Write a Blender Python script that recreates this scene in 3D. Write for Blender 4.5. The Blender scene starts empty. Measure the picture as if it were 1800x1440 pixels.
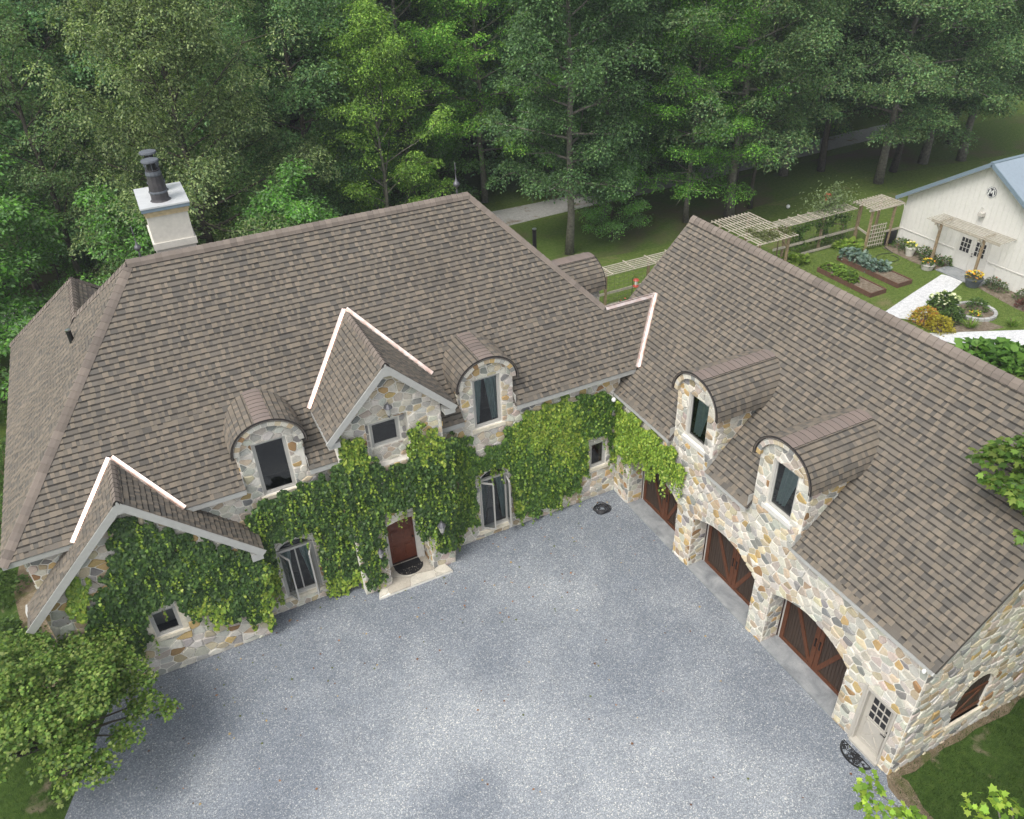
import bpy, math, random
import numpy as np
from mathutils import Vector, Matrix

random.seed(7)
rng = np.random.default_rng(7)
R = math.radians
SC = bpy.context.scene
COL = SC.collection

# ------------------------------------------------------------------ camera
FPX, PITCH, ROLL, YAW = 1396.72, 0.6011, -0.0407, 0.4424
CAM = np.array([-13.1713, -6.2519, 19.5852])
_F = np.array([math.sin(YAW)*math.cos(PITCH), math.cos(YAW)*math.cos(PITCH), -math.sin(PITCH)])
_R0 = np.array([math.cos(YAW), -math.sin(YAW), 0.0]); _U0 = np.cross(_R0, _F)
_RT = _R0*math.cos(ROLL) + _U0*math.sin(ROLL)
_UP = -_R0*math.sin(ROLL) + _U0*math.cos(ROLL)
cd = bpy.data.cameras.new('camera')
cam = bpy.data.objects.new('camera', cd); COL.objects.link(cam)
cd.sensor_fit = 'HORIZONTAL'; cd.sensor_width = 36.0; cd.lens = FPX/1800*36.0
cd.clip_start = 0.1; cd.clip_end = 5000
M = Matrix.Identity(4)
for i in range(3):
    M[i][0] = _RT[i]; M[i][1] = _UP[i]; M[i][2] = -_F[i]; M[i][3] = CAM[i]
cam.matrix_world = M
SC.camera = cam

# ------------------------------------------------------------------ world, sun, exposure
SUN_AZ_VEC = Vector((-0.50, -0.22, 0.84)).normalized()     # direction towards the sun
w = bpy.data.worlds.new('World'); SC.world = w; w.use_nodes = True
nt = w.node_tree; nt.nodes.clear()
sky = nt.nodes.new('ShaderNodeTexSky'); sky.sky_type = 'NISHITA'; sky.sun_disc = False
sky.sun_elevation = math.asin(SUN_AZ_VEC.z)
sky.sun_rotation = math.atan2(SUN_AZ_VEC.x, SUN_AZ_VEC.y)
sky.air_density = 1.0; sky.dust_density = 4.0; sky.ozone_density = 1.0
hs = nt.nodes.new('ShaderNodeHueSaturation'); hs.inputs['Saturation'].default_value = 0.32
bg = nt.nodes.new('ShaderNodeBackground'); bg.inputs['Strength'].default_value = 0.15
wo = nt.nodes.new('ShaderNodeOutputWorld')
nt.links.new(sky.outputs['Color'], hs.inputs['Color']); nt.links.new(hs.outputs['Color'], bg.inputs['Color'])
nt.links.new(bg.outputs['Background'], wo.inputs['Surface'])
sd = bpy.data.lights.new('sun', 'SUN'); sd.energy = 1.3; sd.angle = R(26); sd.color = (1.0, 0.96, 0.9)
sun = bpy.data.objects.new('sun', sd); COL.objects.link(sun)
sun.rotation_euler = SUN_AZ_VEC.to_track_quat('Z', 'Y').to_euler()
sun.location = (0, 0, 60)
SC.view_settings.view_transform = 'Standard'; SC.view_settings.look = 'None'
SC.view_settings.gamma = 1.0; SC.view_settings.use_curve_mapping = False
SC.view_settings.exposure = 0.80

# ------------------------------------------------------------------ pixel helpers (photo pixel -> direction -> a plane it touches)
def ray(px, py):
    return _RT*(px-900)/FPX - _UP*(py-720)/FPX + _F
def on(px, py, ax, val):
    d = ray(px, py); t = (val-CAM[ax])/d[ax]
    return CAM + t*d
def proj(P):
    d = np.asarray(P, float)-CAM
    k = d@_F
    return np.stack([900+FPX*(d@_RT)/k, 720-FPX*(d@_UP)/k], -1)
def inpoly(q, poly):
    x, y = q[..., 0], q[..., 1]
    ins = np.zeros(x.shape, bool); n = len(poly); j = n-1
    for i in range(n):
        xi, yi = poly[i]; xj, yj = poly[j]
        c = ((yi > y) != (yj > y)) & (x < (xj-xi)*(y-yi)/(yj-yi+1e-12)+xi)
        ins ^= c; j = i
    return ins

# ------------------------------------------------------------------ materials
MATS = {}
def newmat(name):
    m = bpy.data.materials.new(name); m.use_nodes = True
    b = m.node_tree.nodes['Principled BSDF']
    MATS[name] = m
    return m, m.node_tree, b
def setin(b, **k):
    for n, v in k.items():
        n = n.replace('_', ' ')
        if n in b.inputs: b.inputs[n].default_value = v
def rgba(c): return (c[0], c[1], c[2], 1.0)
def noise(nt, scale, detail=4, rough=0.6, vec=None, dist=0.0):
    n = nt.nodes.new('ShaderNodeTexNoise'); n.inputs['Scale'].default_value = scale
    n.inputs['Detail'].default_value = detail; n.inputs['Roughness'].default_value = rough
    n.inputs['Distortion'].default_value = dist
    if vec is not None: nt.links.new(vec, n.inputs['Vector'])
    return n
def coord(nt, kind='Object'):
    t = nt.nodes.new('ShaderNodeTexCoord'); return t.outputs[kind]
def geopos(nt):
    g = nt.nodes.new('ShaderNodeNewGeometry'); return g.outputs['Position']
def ramp(nt, fac, stops):
    r = nt.nodes.new('ShaderNodeValToRGB'); e = r.color_ramp.elements
    while len(e) > 1: e.remove(e[0])
    e[0].position = stops[0][0]; e[0].color = rgba(stops[0][1])
    for p, c in stops[1:]:
        x = e.new(p); x.color = rgba(c)
    nt.links.new(fac, r.inputs['Fac']); return r
def mixc(nt, a, b, fac, mode='MIX'):
    m = nt.nodes.new('ShaderNodeMix'); m.data_type = 'RGBA'; m.blend_type = mode
    for s, v in ((6, a), (7, b)):
        if hasattr(v, 'is_output'): nt.links.new(v, m.inputs[s])
        else: m.inputs[s].default_value = rgba(v)
    if hasattr(fac, 'is_output'): nt.links.new(fac, m.inputs[0])
    else: m.inputs[0].default_value = fac
    return m.outputs[2]
def mapr(nt, v, a, b, c, d):
    m = nt.nodes.new('ShaderNodeMapRange')
    m.inputs[1].default_value = a; m.inputs[2].default_value = b; m.inputs[3].default_value = c; m.inputs[4].default_value = d
    nt.links.new(v, m.inputs[0]); return m.outputs[0]
def bump(nt, b, h, strength, dist=0.01):
    n = nt.nodes.new('ShaderNodeBump'); n.inputs['Strength'].default_value = strength; n.inputs['Distance'].default_value = dist
    nt.links.new(h, n.inputs['Height']); nt.links.new(n.outputs['Normal'], b.inputs['Normal'])
def attr(nt):
    a = nt.nodes.new('ShaderNodeAttribute'); a.attribute_name = 'col'; return a.outputs['Color']

def simple(name, c, rough=0.7, metal=0.0, var=0.12, scale=6.0, spec=0.4, bmp=0.0):
    m, nt, b = newmat(name)
    n = noise(nt, scale, 5, vec=geopos(nt))
    lo = tuple(x*(1-var) for x in c); hi = tuple(min(1, x*(1+var)) for x in c)
    r = ramp(nt, n.outputs['Fac'], [(0.3, lo), (0.7, hi)])
    nt.links.new(r.outputs['Color'], b.inputs['Base Color'])
    setin(b, Roughness=rough, Metallic=metal, Specular_IOR_Level=spec)
    if bmp: bump(nt, b, n.outputs['Fac'], bmp, 0.02)
    return m
def coloured(name, rough, fine, fvar, spec=0.3, bmp=0.3, fine2=None):
    """base colour from the piece's own colour attribute, with grain"""
    m, nt, b = newmat(name); pos = geopos(nt)
    n = noise(nt, fine, 6, 0.7, pos); n2 = noise(nt, fine2 or fine*0.12, 4, 0.6, pos)
    g = ramp(nt, n.outputs['Fac'], [(0.25, (1-fvar,)*3), (0.75, (1+fvar,)*3)])
    g2 = ramp(nt, n2.outputs['Fac'], [(0.3, (1-fvar*0.5,)*3), (0.7, (1+fvar*0.5,)*3)])
    c = mixc(nt, attr(nt), g.outputs['Color'], 1.0, 'MULTIPLY')
    c = mixc(nt, c, g2.outputs['Color'], 1.0, 'MULTIPLY')
    nt.links.new(c, b.inputs['Base Color']); setin(b, Roughness=rough, Specular_IOR_Level=spec)
    if bmp: bump(nt, b, n.outputs['Fac'], bmp, 0.01)
    return m
def leafmat(name, trans=0.5, rough=0.5, v0=1.0, v1=1.38):
    m, nt, b = newmat(name)
    oi = nt.nodes.new('ShaderNodeObjectInfo')
    v = mapr(nt, oi.outputs['Random'], 0, 1, v0, v1)
    hsv = nt.nodes.new('ShaderNodeHueSaturation'); nt.links.new(attr(nt), hsv.inputs['Color']); nt.links.new(v, hsv.inputs['Value'])
    hsv.inputs['Hue'].default_value = 0.5; hsv.inputs['Saturation'].default_value = 0.95
    nt.links.new(hsv.outputs['Color'], b.inputs['Base Color']); setin(b, Roughness=rough, Specular_IOR_Level=0.35)
    t = nt.nodes.new('ShaderNodeBsdfTranslucent')
    tc = mixc(nt, hsv.outputs['Color'], (0.98, 1.05, 0.55), 1.0, 'MULTIPLY')
    nt.links.new(tc, t.inputs['Color'])
    mx = nt.nodes.new('ShaderNodeMixShader'); mx.inputs[0].default_value = trans
    out = nt.nodes['Material Output']
    nt.links.new(b.outputs[0], mx.inputs[1]); nt.links.new(t.outputs[0], mx.inputs[2]); nt.links.new(mx.outputs[0], out.inputs['Surface'])
    return m

coloured('shingle', 0.92, 90, 0.16, 0.15, 0.3, 0.5)
coloured('stone', 0.85, 22, 0.2, 0.25, 0.5, 3.0)
coloured('painted', 0.75, 30, 0.08, 0.3, 0.1)
coloured('plantcol', 0.6, 30, 0.1, 0.3, 0.0)
leafmat('leaf'); leafmat('ivyleaf', 0.25, 0.42, 0.96, 1.06)
simple('mortar', (0.70, 0.67, 0.60), 0.95, var=0.14, scale=5, bmp=0.5)
simple('roof_deck', (0.10, 0.085, 0.075), 0.95)
simple('fascia', (0.40, 0.40, 0.378), 0.55, var=0.06)
simple('soffit', (0.42, 0.41, 0.38), 0.7, var=0.06)
simple('black_edge', (0.012, 0.011, 0.011), 0.6)
simple('window_frame', (0.43, 0.42, 0.39), 0.45, var=0.05)
simple('sill_stone', (0.66, 0.60, 0.48), 0.85, var=0.16, scale=9, bmp=0.4)
simple('room', (0.02, 0.02, 0.022), 0.9)
simple('white_paint', (0.60, 0.585, 0.545), 0.5, var=0.05)
simple('door_red', (0.125, 0.035, 0.018), 0.35, var=0.25, scale=10)
simple('door_dark', (0.03, 0.012, 0.009), 0.4, var=0.2)
simple('iron', (0.02, 0.02, 0.022), 0.45, metal=0.6)
simple('pipe_black', (0.012, 0.012, 0.013), 0.5)
simple('steel', (0.55, 0.56, 0.58), 0.3, metal=1.0, var=0.1, scale=3)
simple('zinc_cap', (0.66, 0.67, 0.68), 0.35, metal=0.35, var=0.10, scale=2.5)
simple('pot_clay', (0.045, 0.042, 0.045), 0.6, var=0.3, scale=8)
simple('stucco', (0.56, 0.535, 0.475), 0.9, var=0.08, scale=7, bmp=0.2)
simple('stucco_stain', (0.55, 0.44, 0.27), 0.9, var=0.2, scale=7)
simple('lantern_metal', (0.13, 0.13, 0.14), 0.5, metal=0.6)
simple('door_cream', (0.43, 0.405, 0.355), 0.5, var=0.05)
simple('hose', (0.025, 0.025, 0.028), 0.5)
simple('mat_black', (0.010, 0.010, 0.011), 0.75)
simple('barn_metal', (0.66, 0.65, 0.61), 0.45, var=0.04)
simple('barn_roof', (0.30, 0.36, 0.41), 0.35, metal=0.3, var=0.06)
simple('barn_trim', (0.17, 0.225, 0.27), 0.4, var=0.06)
simple('weathered_wood', (0.42, 0.38, 0.31), 0.9, var=0.28, scale=9, bmp=0.3)
simple('post_wood', (0.27, 0.205, 0.125), 0.9, var=0.3, scale=8, bmp=0.3)
simple('bed_wood', (0.115, 0.06, 0.04), 0.85, var=0.2)
simple('pot_white', (0.58, 0.56, 0.50), 0.7)
simple('pot_grey', (0.09, 0.10, 0.115), 0.6)
simple('pot_stone', (0.46, 0.44, 0.40), 0.85)
simple('curtain', (0.42, 0.52, 0.51), 0.9, var=0.12, scale=14)
simple('red_plastic', (0.40, 0.07, 0.05), 0.4)
simple('white_plastic', (0.8, 0.8, 0.78), 0.4)
simple('black_print', (0.02, 0.022, 0.03), 0.5)
simple('wire', (0.18, 0.17, 0.15), 0.5, metal=0.5)
simple('bark_grey', (0.17, 0.155, 0.13), 0.95, var=0.4, scale=7, bmp=0.8)
simple('bark_dark', (0.075, 0.063, 0.05), 0.95, var=0.4, scale=7, bmp=0.8)
simple('stem', (0.16, 0.11, 0.075), 0.9, var=0.3)

# shiny copper valley flashing
m, nt, b = newmat('copper')
n = noise(nt, 5, 4, vec=geopos(nt)); r = ramp(nt, n.outputs['Fac'], [(0.35, (0.95, 0.70, 0.58)), (0.6, (1.0, 0.87, 0.80))])
nt.links.new(r.outputs['Color'], b.inputs['Base Color']); setin(b, Metallic=1.0)
rr = mapr(nt, n.outputs['Fac'], 0.3, 0.7, 0.35, 0.55); nt.links.new(rr, b.inputs['Roughness'])

# thin window glass
m, nt, b = newmat('glass')
nt.nodes.remove(b)
tr = nt.nodes.new('ShaderNodeBsdfTransparent'); tr.inputs['Color'].default_value = (0.62, 0.66, 0.66, 1)
gl = nt.nodes.new('ShaderNodeBsdfGlossy'); gl.inputs['Roughness'].default_value = 0.02
lw = nt.nodes.new('ShaderNodeFresnel'); lw.inputs['IOR'].default_value = 1.5
mx = nt.nodes.new('ShaderNodeMixShader'); fx = mapr(nt, lw.outputs[0], 0, 1, 0.05, 1.0)
nt.links.new(fx, mx.inputs[0]); nt.links.new(tr.outputs[0], mx.inputs[1]); nt.links.new(gl.outputs[0], mx.inputs[2])
nt.links.new(mx.outputs[0], nt.nodes['Material Output'].inputs['Surface'])

# garage door boards: brown stained wood
def wood(name, c, dark, sc):
    m, nt, b = newmat(name)
    mp = nt.nodes.new('ShaderNodeMapping'); nt.links.new(geopos(nt), mp.inputs['Vector']); mp.inputs['Scale'].default_value = sc
    n = noise(nt, 3.0, 8, 0.7, mp.outputs['Vector'], 0.4)
    r = ramp(nt, n.outputs['Fac'], [(0.3, dark), (0.7, c)])
    nt.links.new(r.outputs['Color'], b.inputs['Base Color']); setin(b, Roughness=0.6, Specular_IOR_Level=0.3)
    bump(nt, b, n.outputs['Fac'], 0.2, 0.004)
wood('plank_brown', (0.062, 0.040, 0.028), (0.030, 0.021, 0.016), (12, 12, 1.0))
wood('trim_brown', (0.135, 0.048, 0.020), (0.060, 0.023, 0.012), (8, 8, 1.5))

# concrete apron
m, nt, b = newmat('concrete'); pos = geopos(nt)
n1 = noise(nt, 1.6, 6, 0.65, pos, 0.5); n2 = noise(nt, 40, 4, 0.6, pos)
r = ramp(nt, n1.outputs['Fac'], [(0.30, (0.13, 0.14, 0.15)), (0.48, (0.22, 0.232, 0.24)), (0.66, (0.31, 0.32, 0.32))])
g = ramp(nt, n2.outputs['Fac'], [(0.3, (0.85,)*3), (0.7, (1.1,)*3)])
nt.links.new(mixc(nt, r.outputs['Color'], g.outputs['Color'], 1.0, 'MULTIPLY'), b.inputs['Base Color']); setin(b, Roughness=0.8)

# gravel court: crushed blue-grey stone with paler worn patches
m, nt, b = newmat('gravel'); pos = geopos(nt)
v = nt.nodes.new('ShaderNodeTexVoronoi'); v.inputs['Scale'].default_value = 40; nt.links.new(pos, v.inputs['Vector'])
v2 = nt.nodes.new('ShaderNodeTexVoronoi'); v2.inputs['Scale'].default_value = 90; nt.links.new(pos, v2.inputs['Vector'])
sep = nt.nodes.new('ShaderNodeSeparateColor'); nt.links.new(v.outputs['Color'], sep.inputs[0])
sep2 = nt.nodes.new('ShaderNodeSeparateColor'); nt.links.new(v2.outputs['Color'], sep2.inputs[0])
pc = ramp(nt, sep.outputs[0], [(0.0, (0.118, 0.134, 0.156)), (0.45, (0.160, 0.180, 0.207)), (0.8, (0.205, 0.227, 0.254)), (0.95, (0.29, 0.305, 0.315)), (1.0, (0.41, 0.41, 0.40))])
pc2 = ramp(nt, sep2.outputs[0], [(0.0, (0.82,)*3), (0.6, (1.0,)*3), (1.0, (1.22,)*3)])
base = mixc(nt, pc.outputs['Color'], pc2.outputs['Color'], 1.0, 'MULTIPLY')
big = noise(nt, 0.26, 4, 0.5, pos, 0.25); 
vd = nt.nodes.new('ShaderNodeVectorMath'); vd.operation = 'DISTANCE'; nt.links.new(pos, vd.inputs[0]); vd.inputs[1].default_value = (-8.2, 3.6, 0)
worn = mapr(nt, vd.outputs['Value'], 1.5, 9.5, 0.09, -0.11)      # the middle of the court is the most worn and dusty
ad = nt.nodes.new('ShaderNodeMath'); ad.operation = 'ADD'; nt.links.new(big.outputs['Fac'], ad.inputs[0]); nt.links.new(worn, ad.inputs[1])
bfac = ramp(nt, ad.outputs[0], [(0.40, (0, 0, 0)), (0.68, (1, 1, 1))])
pale = mixc(nt, base, (1.62, 1.56, 1.46), 1.0, 'MULTIPLY')
c = mixc(nt, base, pale, bfac.outputs['Color'])
med = noise(nt, 1.3, 5, 0.6, pos); mg = ramp(nt, med.outputs['Fac'], [(0.3, (0.93,)*3), (0.7, (1.06,)*3)])
c = mixc(nt, c, mg.outputs['Color'], 1.0, 'MULTIPLY')
nt.links.new(c, b.inputs['Base Color']); setin(b, Roughness=0.9, Specular_IOR_Level=0.2)
bump(nt, b, v.outputs['Distance'], 0.35, 0.015)

# lawn and woodland floor
def turf(name, greens, soil, soil_lo, soil_hi, sc=0.35):
    m, nt, b = newmat(name); pos = geopos(nt)
    n1 = noise(nt, sc, 6, 0.6, pos, 0.3); n2 = noise(nt, 5, 6, 0.7, pos); n3 = noise(nt, 42, 3, 0.6, pos)
    r = ramp(nt, n2.outputs['Fac'], [(0.3, greens[0]), (0.52, greens[1]), (0.72, greens[2])])
    g = ramp(nt, n3.outputs['Fac'], [(0.3, (0.62,)*3), (0.7, (1.35,)*3)])
    c = mixc(nt, r.outputs['Color'], g.outputs['Color'], 1.0, 'MULTIPLY')
    f = ramp(nt, n1.outputs['Fac'], [(soil_lo, (0, 0, 0)), (soil_hi, (1, 1, 1))])
    c = mixc(nt, c, soil, f.outputs['Color'])
    nt.links.new(c, b.inputs['Base Color']); setin(b, Roughness=0.95, Specular_IOR_Level=0.1)
    bump(nt, b, n3.outputs['Fac'], 0.8, 0.04)
turf('lawn', [(0.065, 0.105, 0.02), (0.11, 0.16, 0.034), (0.165, 0.195, 0.055)], (0.19, 0.165, 0.085), 0.60, 0.76)
turf('woodland', [(0.055, 0.095, 0.018), (0.09, 0.14, 0.03), (0.13, 0.15, 0.05)], (0.13, 0.10, 0.065), 0.50, 0.66, 0.14)
turf('painted_shade_lawn', [(0.030, 0.058, 0.012), (0.050, 0.090, 0.018), (0.075, 0.115, 0.026)], (0.20, 0.165, 0.115), 0.62, 0.72, 1.0)  # tree shade painted in as darker green turf, with pale bare spots
turf('dirt', [(0.13, 0.10, 0.065), (0.19, 0.15, 0.10), (0.25, 0.21, 0.15)], (0.10, 0.11, 0.04), 0.55, 0.7, 1.2)
turf('mulch', [(0.10, 0.075, 0.05), (0.19, 0.155, 0.115), (0.28, 0.24, 0.19)], (0.10, 0.08, 0.05), 0.6, 0.8, 3)
turf('road', [(0.36, 0.35, 0.34), (0.45, 0.44, 0.43), (0.54, 0.53, 0.51)], (0.24, 0.19, 0.13), 0.56, 0.68, 0.8)
turf('white_gravel', [(0.48, 0.49, 0.50), (0.62, 0.625, 0.63), (0.72, 0.72, 0.72)], (0.42, 0.41, 0.39), 0.7, 0.9, 3)
turf('forest_far', [(0.02, 0.04, 0.012), (0.04, 0.075, 0.02), (0.07, 0.105, 0.03)], (0.03, 0.05, 0.016), 0.5, 0.7, 0.05)

# ------------------------------------------------------------------ mesh helpers
class MB:
    def __init__(s): s.v = []; s.f = []; s.c = []
    def face(s, pts, col=(1, 1, 1)):
        n = len(s.v); s.v.extend([tuple(map(float, p)) for p in pts]); s.f.append(list(range(n, n+len(pts)))); s.c.append(col)
    def add(s, o):
        n = len(s.v); s.v.extend(o.v); s.f.extend([[i+n for i in f] for f in o.f]); s.c.extend(o.c); return s
    def hexa(s, p, col=(1, 1, 1)):
        """8 points: 0-3 bottom ring, 4-7 top ring"""
        n = len(s.v); s.v.extend([tuple(map(float, q)) for q in p])
        for f in ((3, 2, 1, 0), (4, 5, 6, 7), (0, 1, 5, 4), (1, 2, 6, 5), (2, 3, 7, 6), (3, 0, 4, 7)):
            s.f.append([n+i for i in f]); s.c.append(col)
        return s
    def box(s, x0, x1, y0, y1, z0, z1, col=(1, 1, 1)):
        return s.hexa([(x0, y0, z0), (x1, y0, z0), (x1, y1, z0), (x0, y1, z0), (x0, y0, z1), (x1, y0, z1), (x1, y1, z1), (x0, y1, z1)], col)
    def bar(s, a, b, w, h, up=(0, 0, 1), col=(1, 1, 1)):
        a = Vector(a); b = Vector(b); d = (b-a).normalized(); u = Vector(up); r = d.cross(u)
        if r.length < 1e-4: r = d.cross(Vector((0, 1, 0)))
        r.normalize(); u = r.cross(d).normalized(); r = r*w/2; u = u*h/2
        return s.hexa([a-r-u, a+r-u, b+r-u, b-r-u, a-r+u, a+r+u, b+r+u, b-r+u], col)
    def tube(s, pts, rad, seg=7, col=(1, 1, 1), cap=True):
        pts = [Vector(p) for p in pts]; n0 = len(s.v); rad = rad if hasattr(rad, '__len__') else [rad]*len(pts)
        ref = Vector((0.31, 0.12, 0.94))
        for i, p in enumerate(pts):
            d = (pts[min(i+1, len(pts)-1)]-pts[max(i-1, 0)]).normalized()
            a = d.cross(ref)
            if a.length < 0.1: a = d.cross(Vector((1, 0, 0)))
            a.normalize(); b = d.cross(a)
            for k in range(seg):
                t = 2*math.pi*k/seg; q = p+(a*math.cos(t)+b*math.sin(t))*rad[i]; s.v.append(tuple(q))
        for i in range(len(pts)-1):
            for k in range(seg):
                k2 = (k+1) % seg
                s.f.append([n0+i*seg+k, n0+(i+1)*seg+k, n0+(i+1)*seg+k2, n0+i*seg+k2]); s.c.append(col)
        if cap:
            s.f.append([n0+k for k in range(seg)]); s.c.append(col)
            s.f.append([n0+(len(pts)-1)*seg+k for k in reversed(range(seg))]); s.c.append(col)
        return s
    def lathe(s, base, prof, seg=14, col=(1, 1, 1)):
        """prof: list of (radius, z)"""
        n0 = len(s.v)
        for r, z in prof:
            for k in range(seg):
                t = 2*math.pi*k/seg; s.v.append((base[0]+r*math.cos(t), base[1]+r*math.sin(t), base[2]+z))
        for i in range(len(prof)-1):
            for k in range(seg):
                k2 = (k+1) % seg; s.f.append([n0+i*seg+k, n0+i*seg+k2, n0+(i+1)*seg+k2, n0+(i+1)*seg+k]); s.c.append(col)
        s.f.append([n0+k for k in reversed(range(seg))]); s.c.append(col)
        s.f.append([n0+(len(prof)-1)*seg+k for k in range(seg)]); s.c.append(col)
        return s

def link(o, parent=None):
    COL.objects.link(o)
    if parent is not None: o.parent = parent
    return o
def mesh_of(mb, name, colors):
    me = bpy.data.meshes.new(name); me.from_pydata(mb.v, [], mb.f)
    if colors:
        a = me.color_attributes.new('col', 'FLOAT_COLOR', 'CORNER')
        arr = np.ones((sum(len(f) for f in mb.f), 4), np.float32)
        cc = np.repeat(np.array(mb.c, np.float32).reshape(-1, 3), [len(f) for f in mb.f], axis=0)
        arr[:, :3] = cc; a.data.foreach_set('color', arr.ravel())
    me.update(); return me
def obj(name, mb, mat, parent=None, colors=False, smooth=False, kind=None, label=None):
    """mesh object; its coordinates are world coordinates, its parents stand unrotated at their own places"""
    me = mesh_of(mb, name, colors); me.materials.append(MATS[mat])
    if smooth: me.polygons.foreach_set('use_smooth', [True]*len(me.polygons))
    o = bpy.data.objects.new(name, me); link(o, parent)
    if parent is not None: o.matrix_parent_inverse = Matrix.Translation(-world_loc(parent))
    if kind: o['kind'] = kind
    if label: o['label'] = label
    return o
def world_loc(o):
    return Vector(o.get('_w', (0, 0, 0))) if o.type == 'EMPTY' else Vector((0, 0, 0))
def thing(name, label, cat, loc=(0, 0, 0), group=None):
    o = bpy.data.objects.new(name, None); o.location = loc; o.empty_display_size = 0.2; link(o)
    WL[o.name] = Vector(loc)
    o['label'] = label; o['category'] = cat
    if group: o['group'] = group
    return o
WL = {}
def world_loc(o): return WL.get(o.name, Vector((0, 0, 0)))
def tag(o, label, cat, group=None):
    o['label'] = label; o['category'] = cat
    if group: o['group'] = group
    return o
def struct(name, mb, mat, **k):
    o = obj(name, mb, mat, **k); o['kind'] = 'structure'; return o

def np_mesh(name, V, loops, starts, cols=None):
    me = bpy.data.meshes.new(name)
    me.vertices.add(len(V)); me.vertices.foreach_set('co', np.asarray(V, np.float32).ravel())
    me.loops.add(len(loops)); me.loops.foreach_set('vertex_index', np.asarray(loops, np.int32))
    me.polygons.add(len(starts)); me.polygons.foreach_set('loop_start', np.asarray(starts, np.int32))
    if cols is not None:
        a = me.color_attributes.new('col', 'FLOAT_COLOR', 'POINT')
        c4 = np.ones((len(V), 4), np.float32); c4[:, :3] = cols; a.data.foreach_set('color', c4.ravel())
    me.update(calc_edges=True); me.validate(); return me
# leaf outlines: (x across, y along, z lift)
RHOMB = (np.array([(0, 0, 0), (.30, .45, .07), (0, 1, -.06), (-.30, .45, .07)]), [[0, 1, 2], [0, 2, 3]])
BROAD = (np.array([(0, 0, 0), (.38, .22, .08), (.34, .66, .05), (0, 1, -.12), (-.34, .66, .05), (-.38, .22, .08)]), [[0, 1, 2, 3], [0, 3, 4, 5]])
IVY = (np.array([(0, 0, 0), (.46, .10, .04), (.36, .50, .05), (0, 1, -.10), (-.36, .50, .05), (-.46, .10, .04), (0, .45, .10)]),
       [[0, 1, 2, 6], [6, 2, 3], [6, 3, 4], [0, 6, 4, 5]])
STAR = (np.array([(0, 0, 0), (.18, .14, 0), (.50, .10, -.06), (.34, .36, .02), (.46, .66, -.05), (.23, .62, .03), (0, 1, -.08),
                  (-.23, .62, .03), (-.46, .66, -.05), (-.34, .36, .02), (-.50, .10, -.06), (-.18, .14, 0)]), [list(range(12))])
BLADE = (np.array([(-.06, 0, 0), (.06, 0, 0), (.02, 1, .12)]), [[0, 1, 2]])
def leaves(name, tpl, P, Yd, Nd, S, C):
    """P base points, Yd leaf direction, Nd rough normal, S size, C colour"""
    T, F = tpl; N = len(P)
    Yd = Yd/np.maximum(np.linalg.norm(Yd, axis=1, keepdims=True), 1e-6)
    X = np.cross(Yd, Nd); X /= np.maximum(np.linalg.norm(X, axis=1, keepdims=True), 1e-6)
    Z = np.cross(X, Yd)
    V = P[:, None, :] + S[:, None, None]*(T[None, :, 0:1]*X[:, None, :] + T[None, :, 1:2]*Yd[:, None, :] + T[None, :, 2:3]*Z[:, None, :])
    nv = len(T); fl = np.concatenate([np.array(f) for f in F]); ln = np.array([len(f) for f in F])
    loops = (np.arange(N)[:, None]*nv + fl[None, :]).ravel()
    st0 = np.concatenate([[0], np.cumsum(ln)[:-1]]); starts = (np.arange(N)[:, None]*len(fl) + st0[None, :]).ravel()
    return np_mesh(name, V.reshape(-1, 3), loops, starts, np.repeat(C, nv, axis=0))
def leafobj(name, me, mat, parent=None, kind=None):
    me.materials.append(MATS[mat]); o = bpy.data.objects.new(name, me); link(o, parent)
    if parent is not None: o.matrix_parent_inverse = Matrix.Translation(-world_loc(parent))
    if kind: o['kind'] = kind
    return o
def rnd_unit(n):
    v = rng.normal(size=(n, 3)); return v/np.linalg.norm(v, axis=1, keepdims=True)
def palette(n, cols, wts=None, jit=0.12):
    cols = np.array(cols); i = rng.choice(len(cols), n, p=wts)
    c = cols[i]*(1+rng.normal(0, jit, (n, 1))); return np.clip(c, 0.004, 1)

# 2D convex clipping
def clip(poly, a, b, c):
    """keep a*x+b*y<=c"""
    out = []; n = len(poly)
    for i in range(n):
        p = poly[i]; q = poly[(i+1) % n]; dp = a*p[0]+b*p[1]-c; dq = a*q[0]+b*q[1]-c
        if dp <= 0: out.append(p)
        if (dp < 0 < dq) or (dq < 0 < dp):
            t = dp/(dp-dq); out.append((p[0]+t*(q[0]-p[0]), p[1]+t*(q[1]-p[1])))
    return out
def area(p):
    return 0.5*sum(p[i][0]*p[(i+1) % len(p)][1]-p[(i+1) % len(p)][0]*p[i][1] for i in range(len(p))) if len(p) > 2 else 0.0
def ccw(p): return p if area(p) > 0 else p[::-1]
def halfplanes(poly):
    poly = ccw(poly); hp = []
    for i in range(len(poly)):
        (x0, y0), (x1, y1) = poly[i], poly[(i+1) % len(poly)]
        l = math.hypot(x1-x0, y1-y0)
        if l < 1e-9: continue
        a, b = (y1-y0)/l, -(x1-x0)/l; hp.append((a, b, a*x0+b*y0))
    return hp
def clippoly(p, hp, inset=0.0):
    for a, b, c in hp:
        if len(p) < 3: return []
        p = clip(p, a, b, c-inset)
    return p

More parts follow.
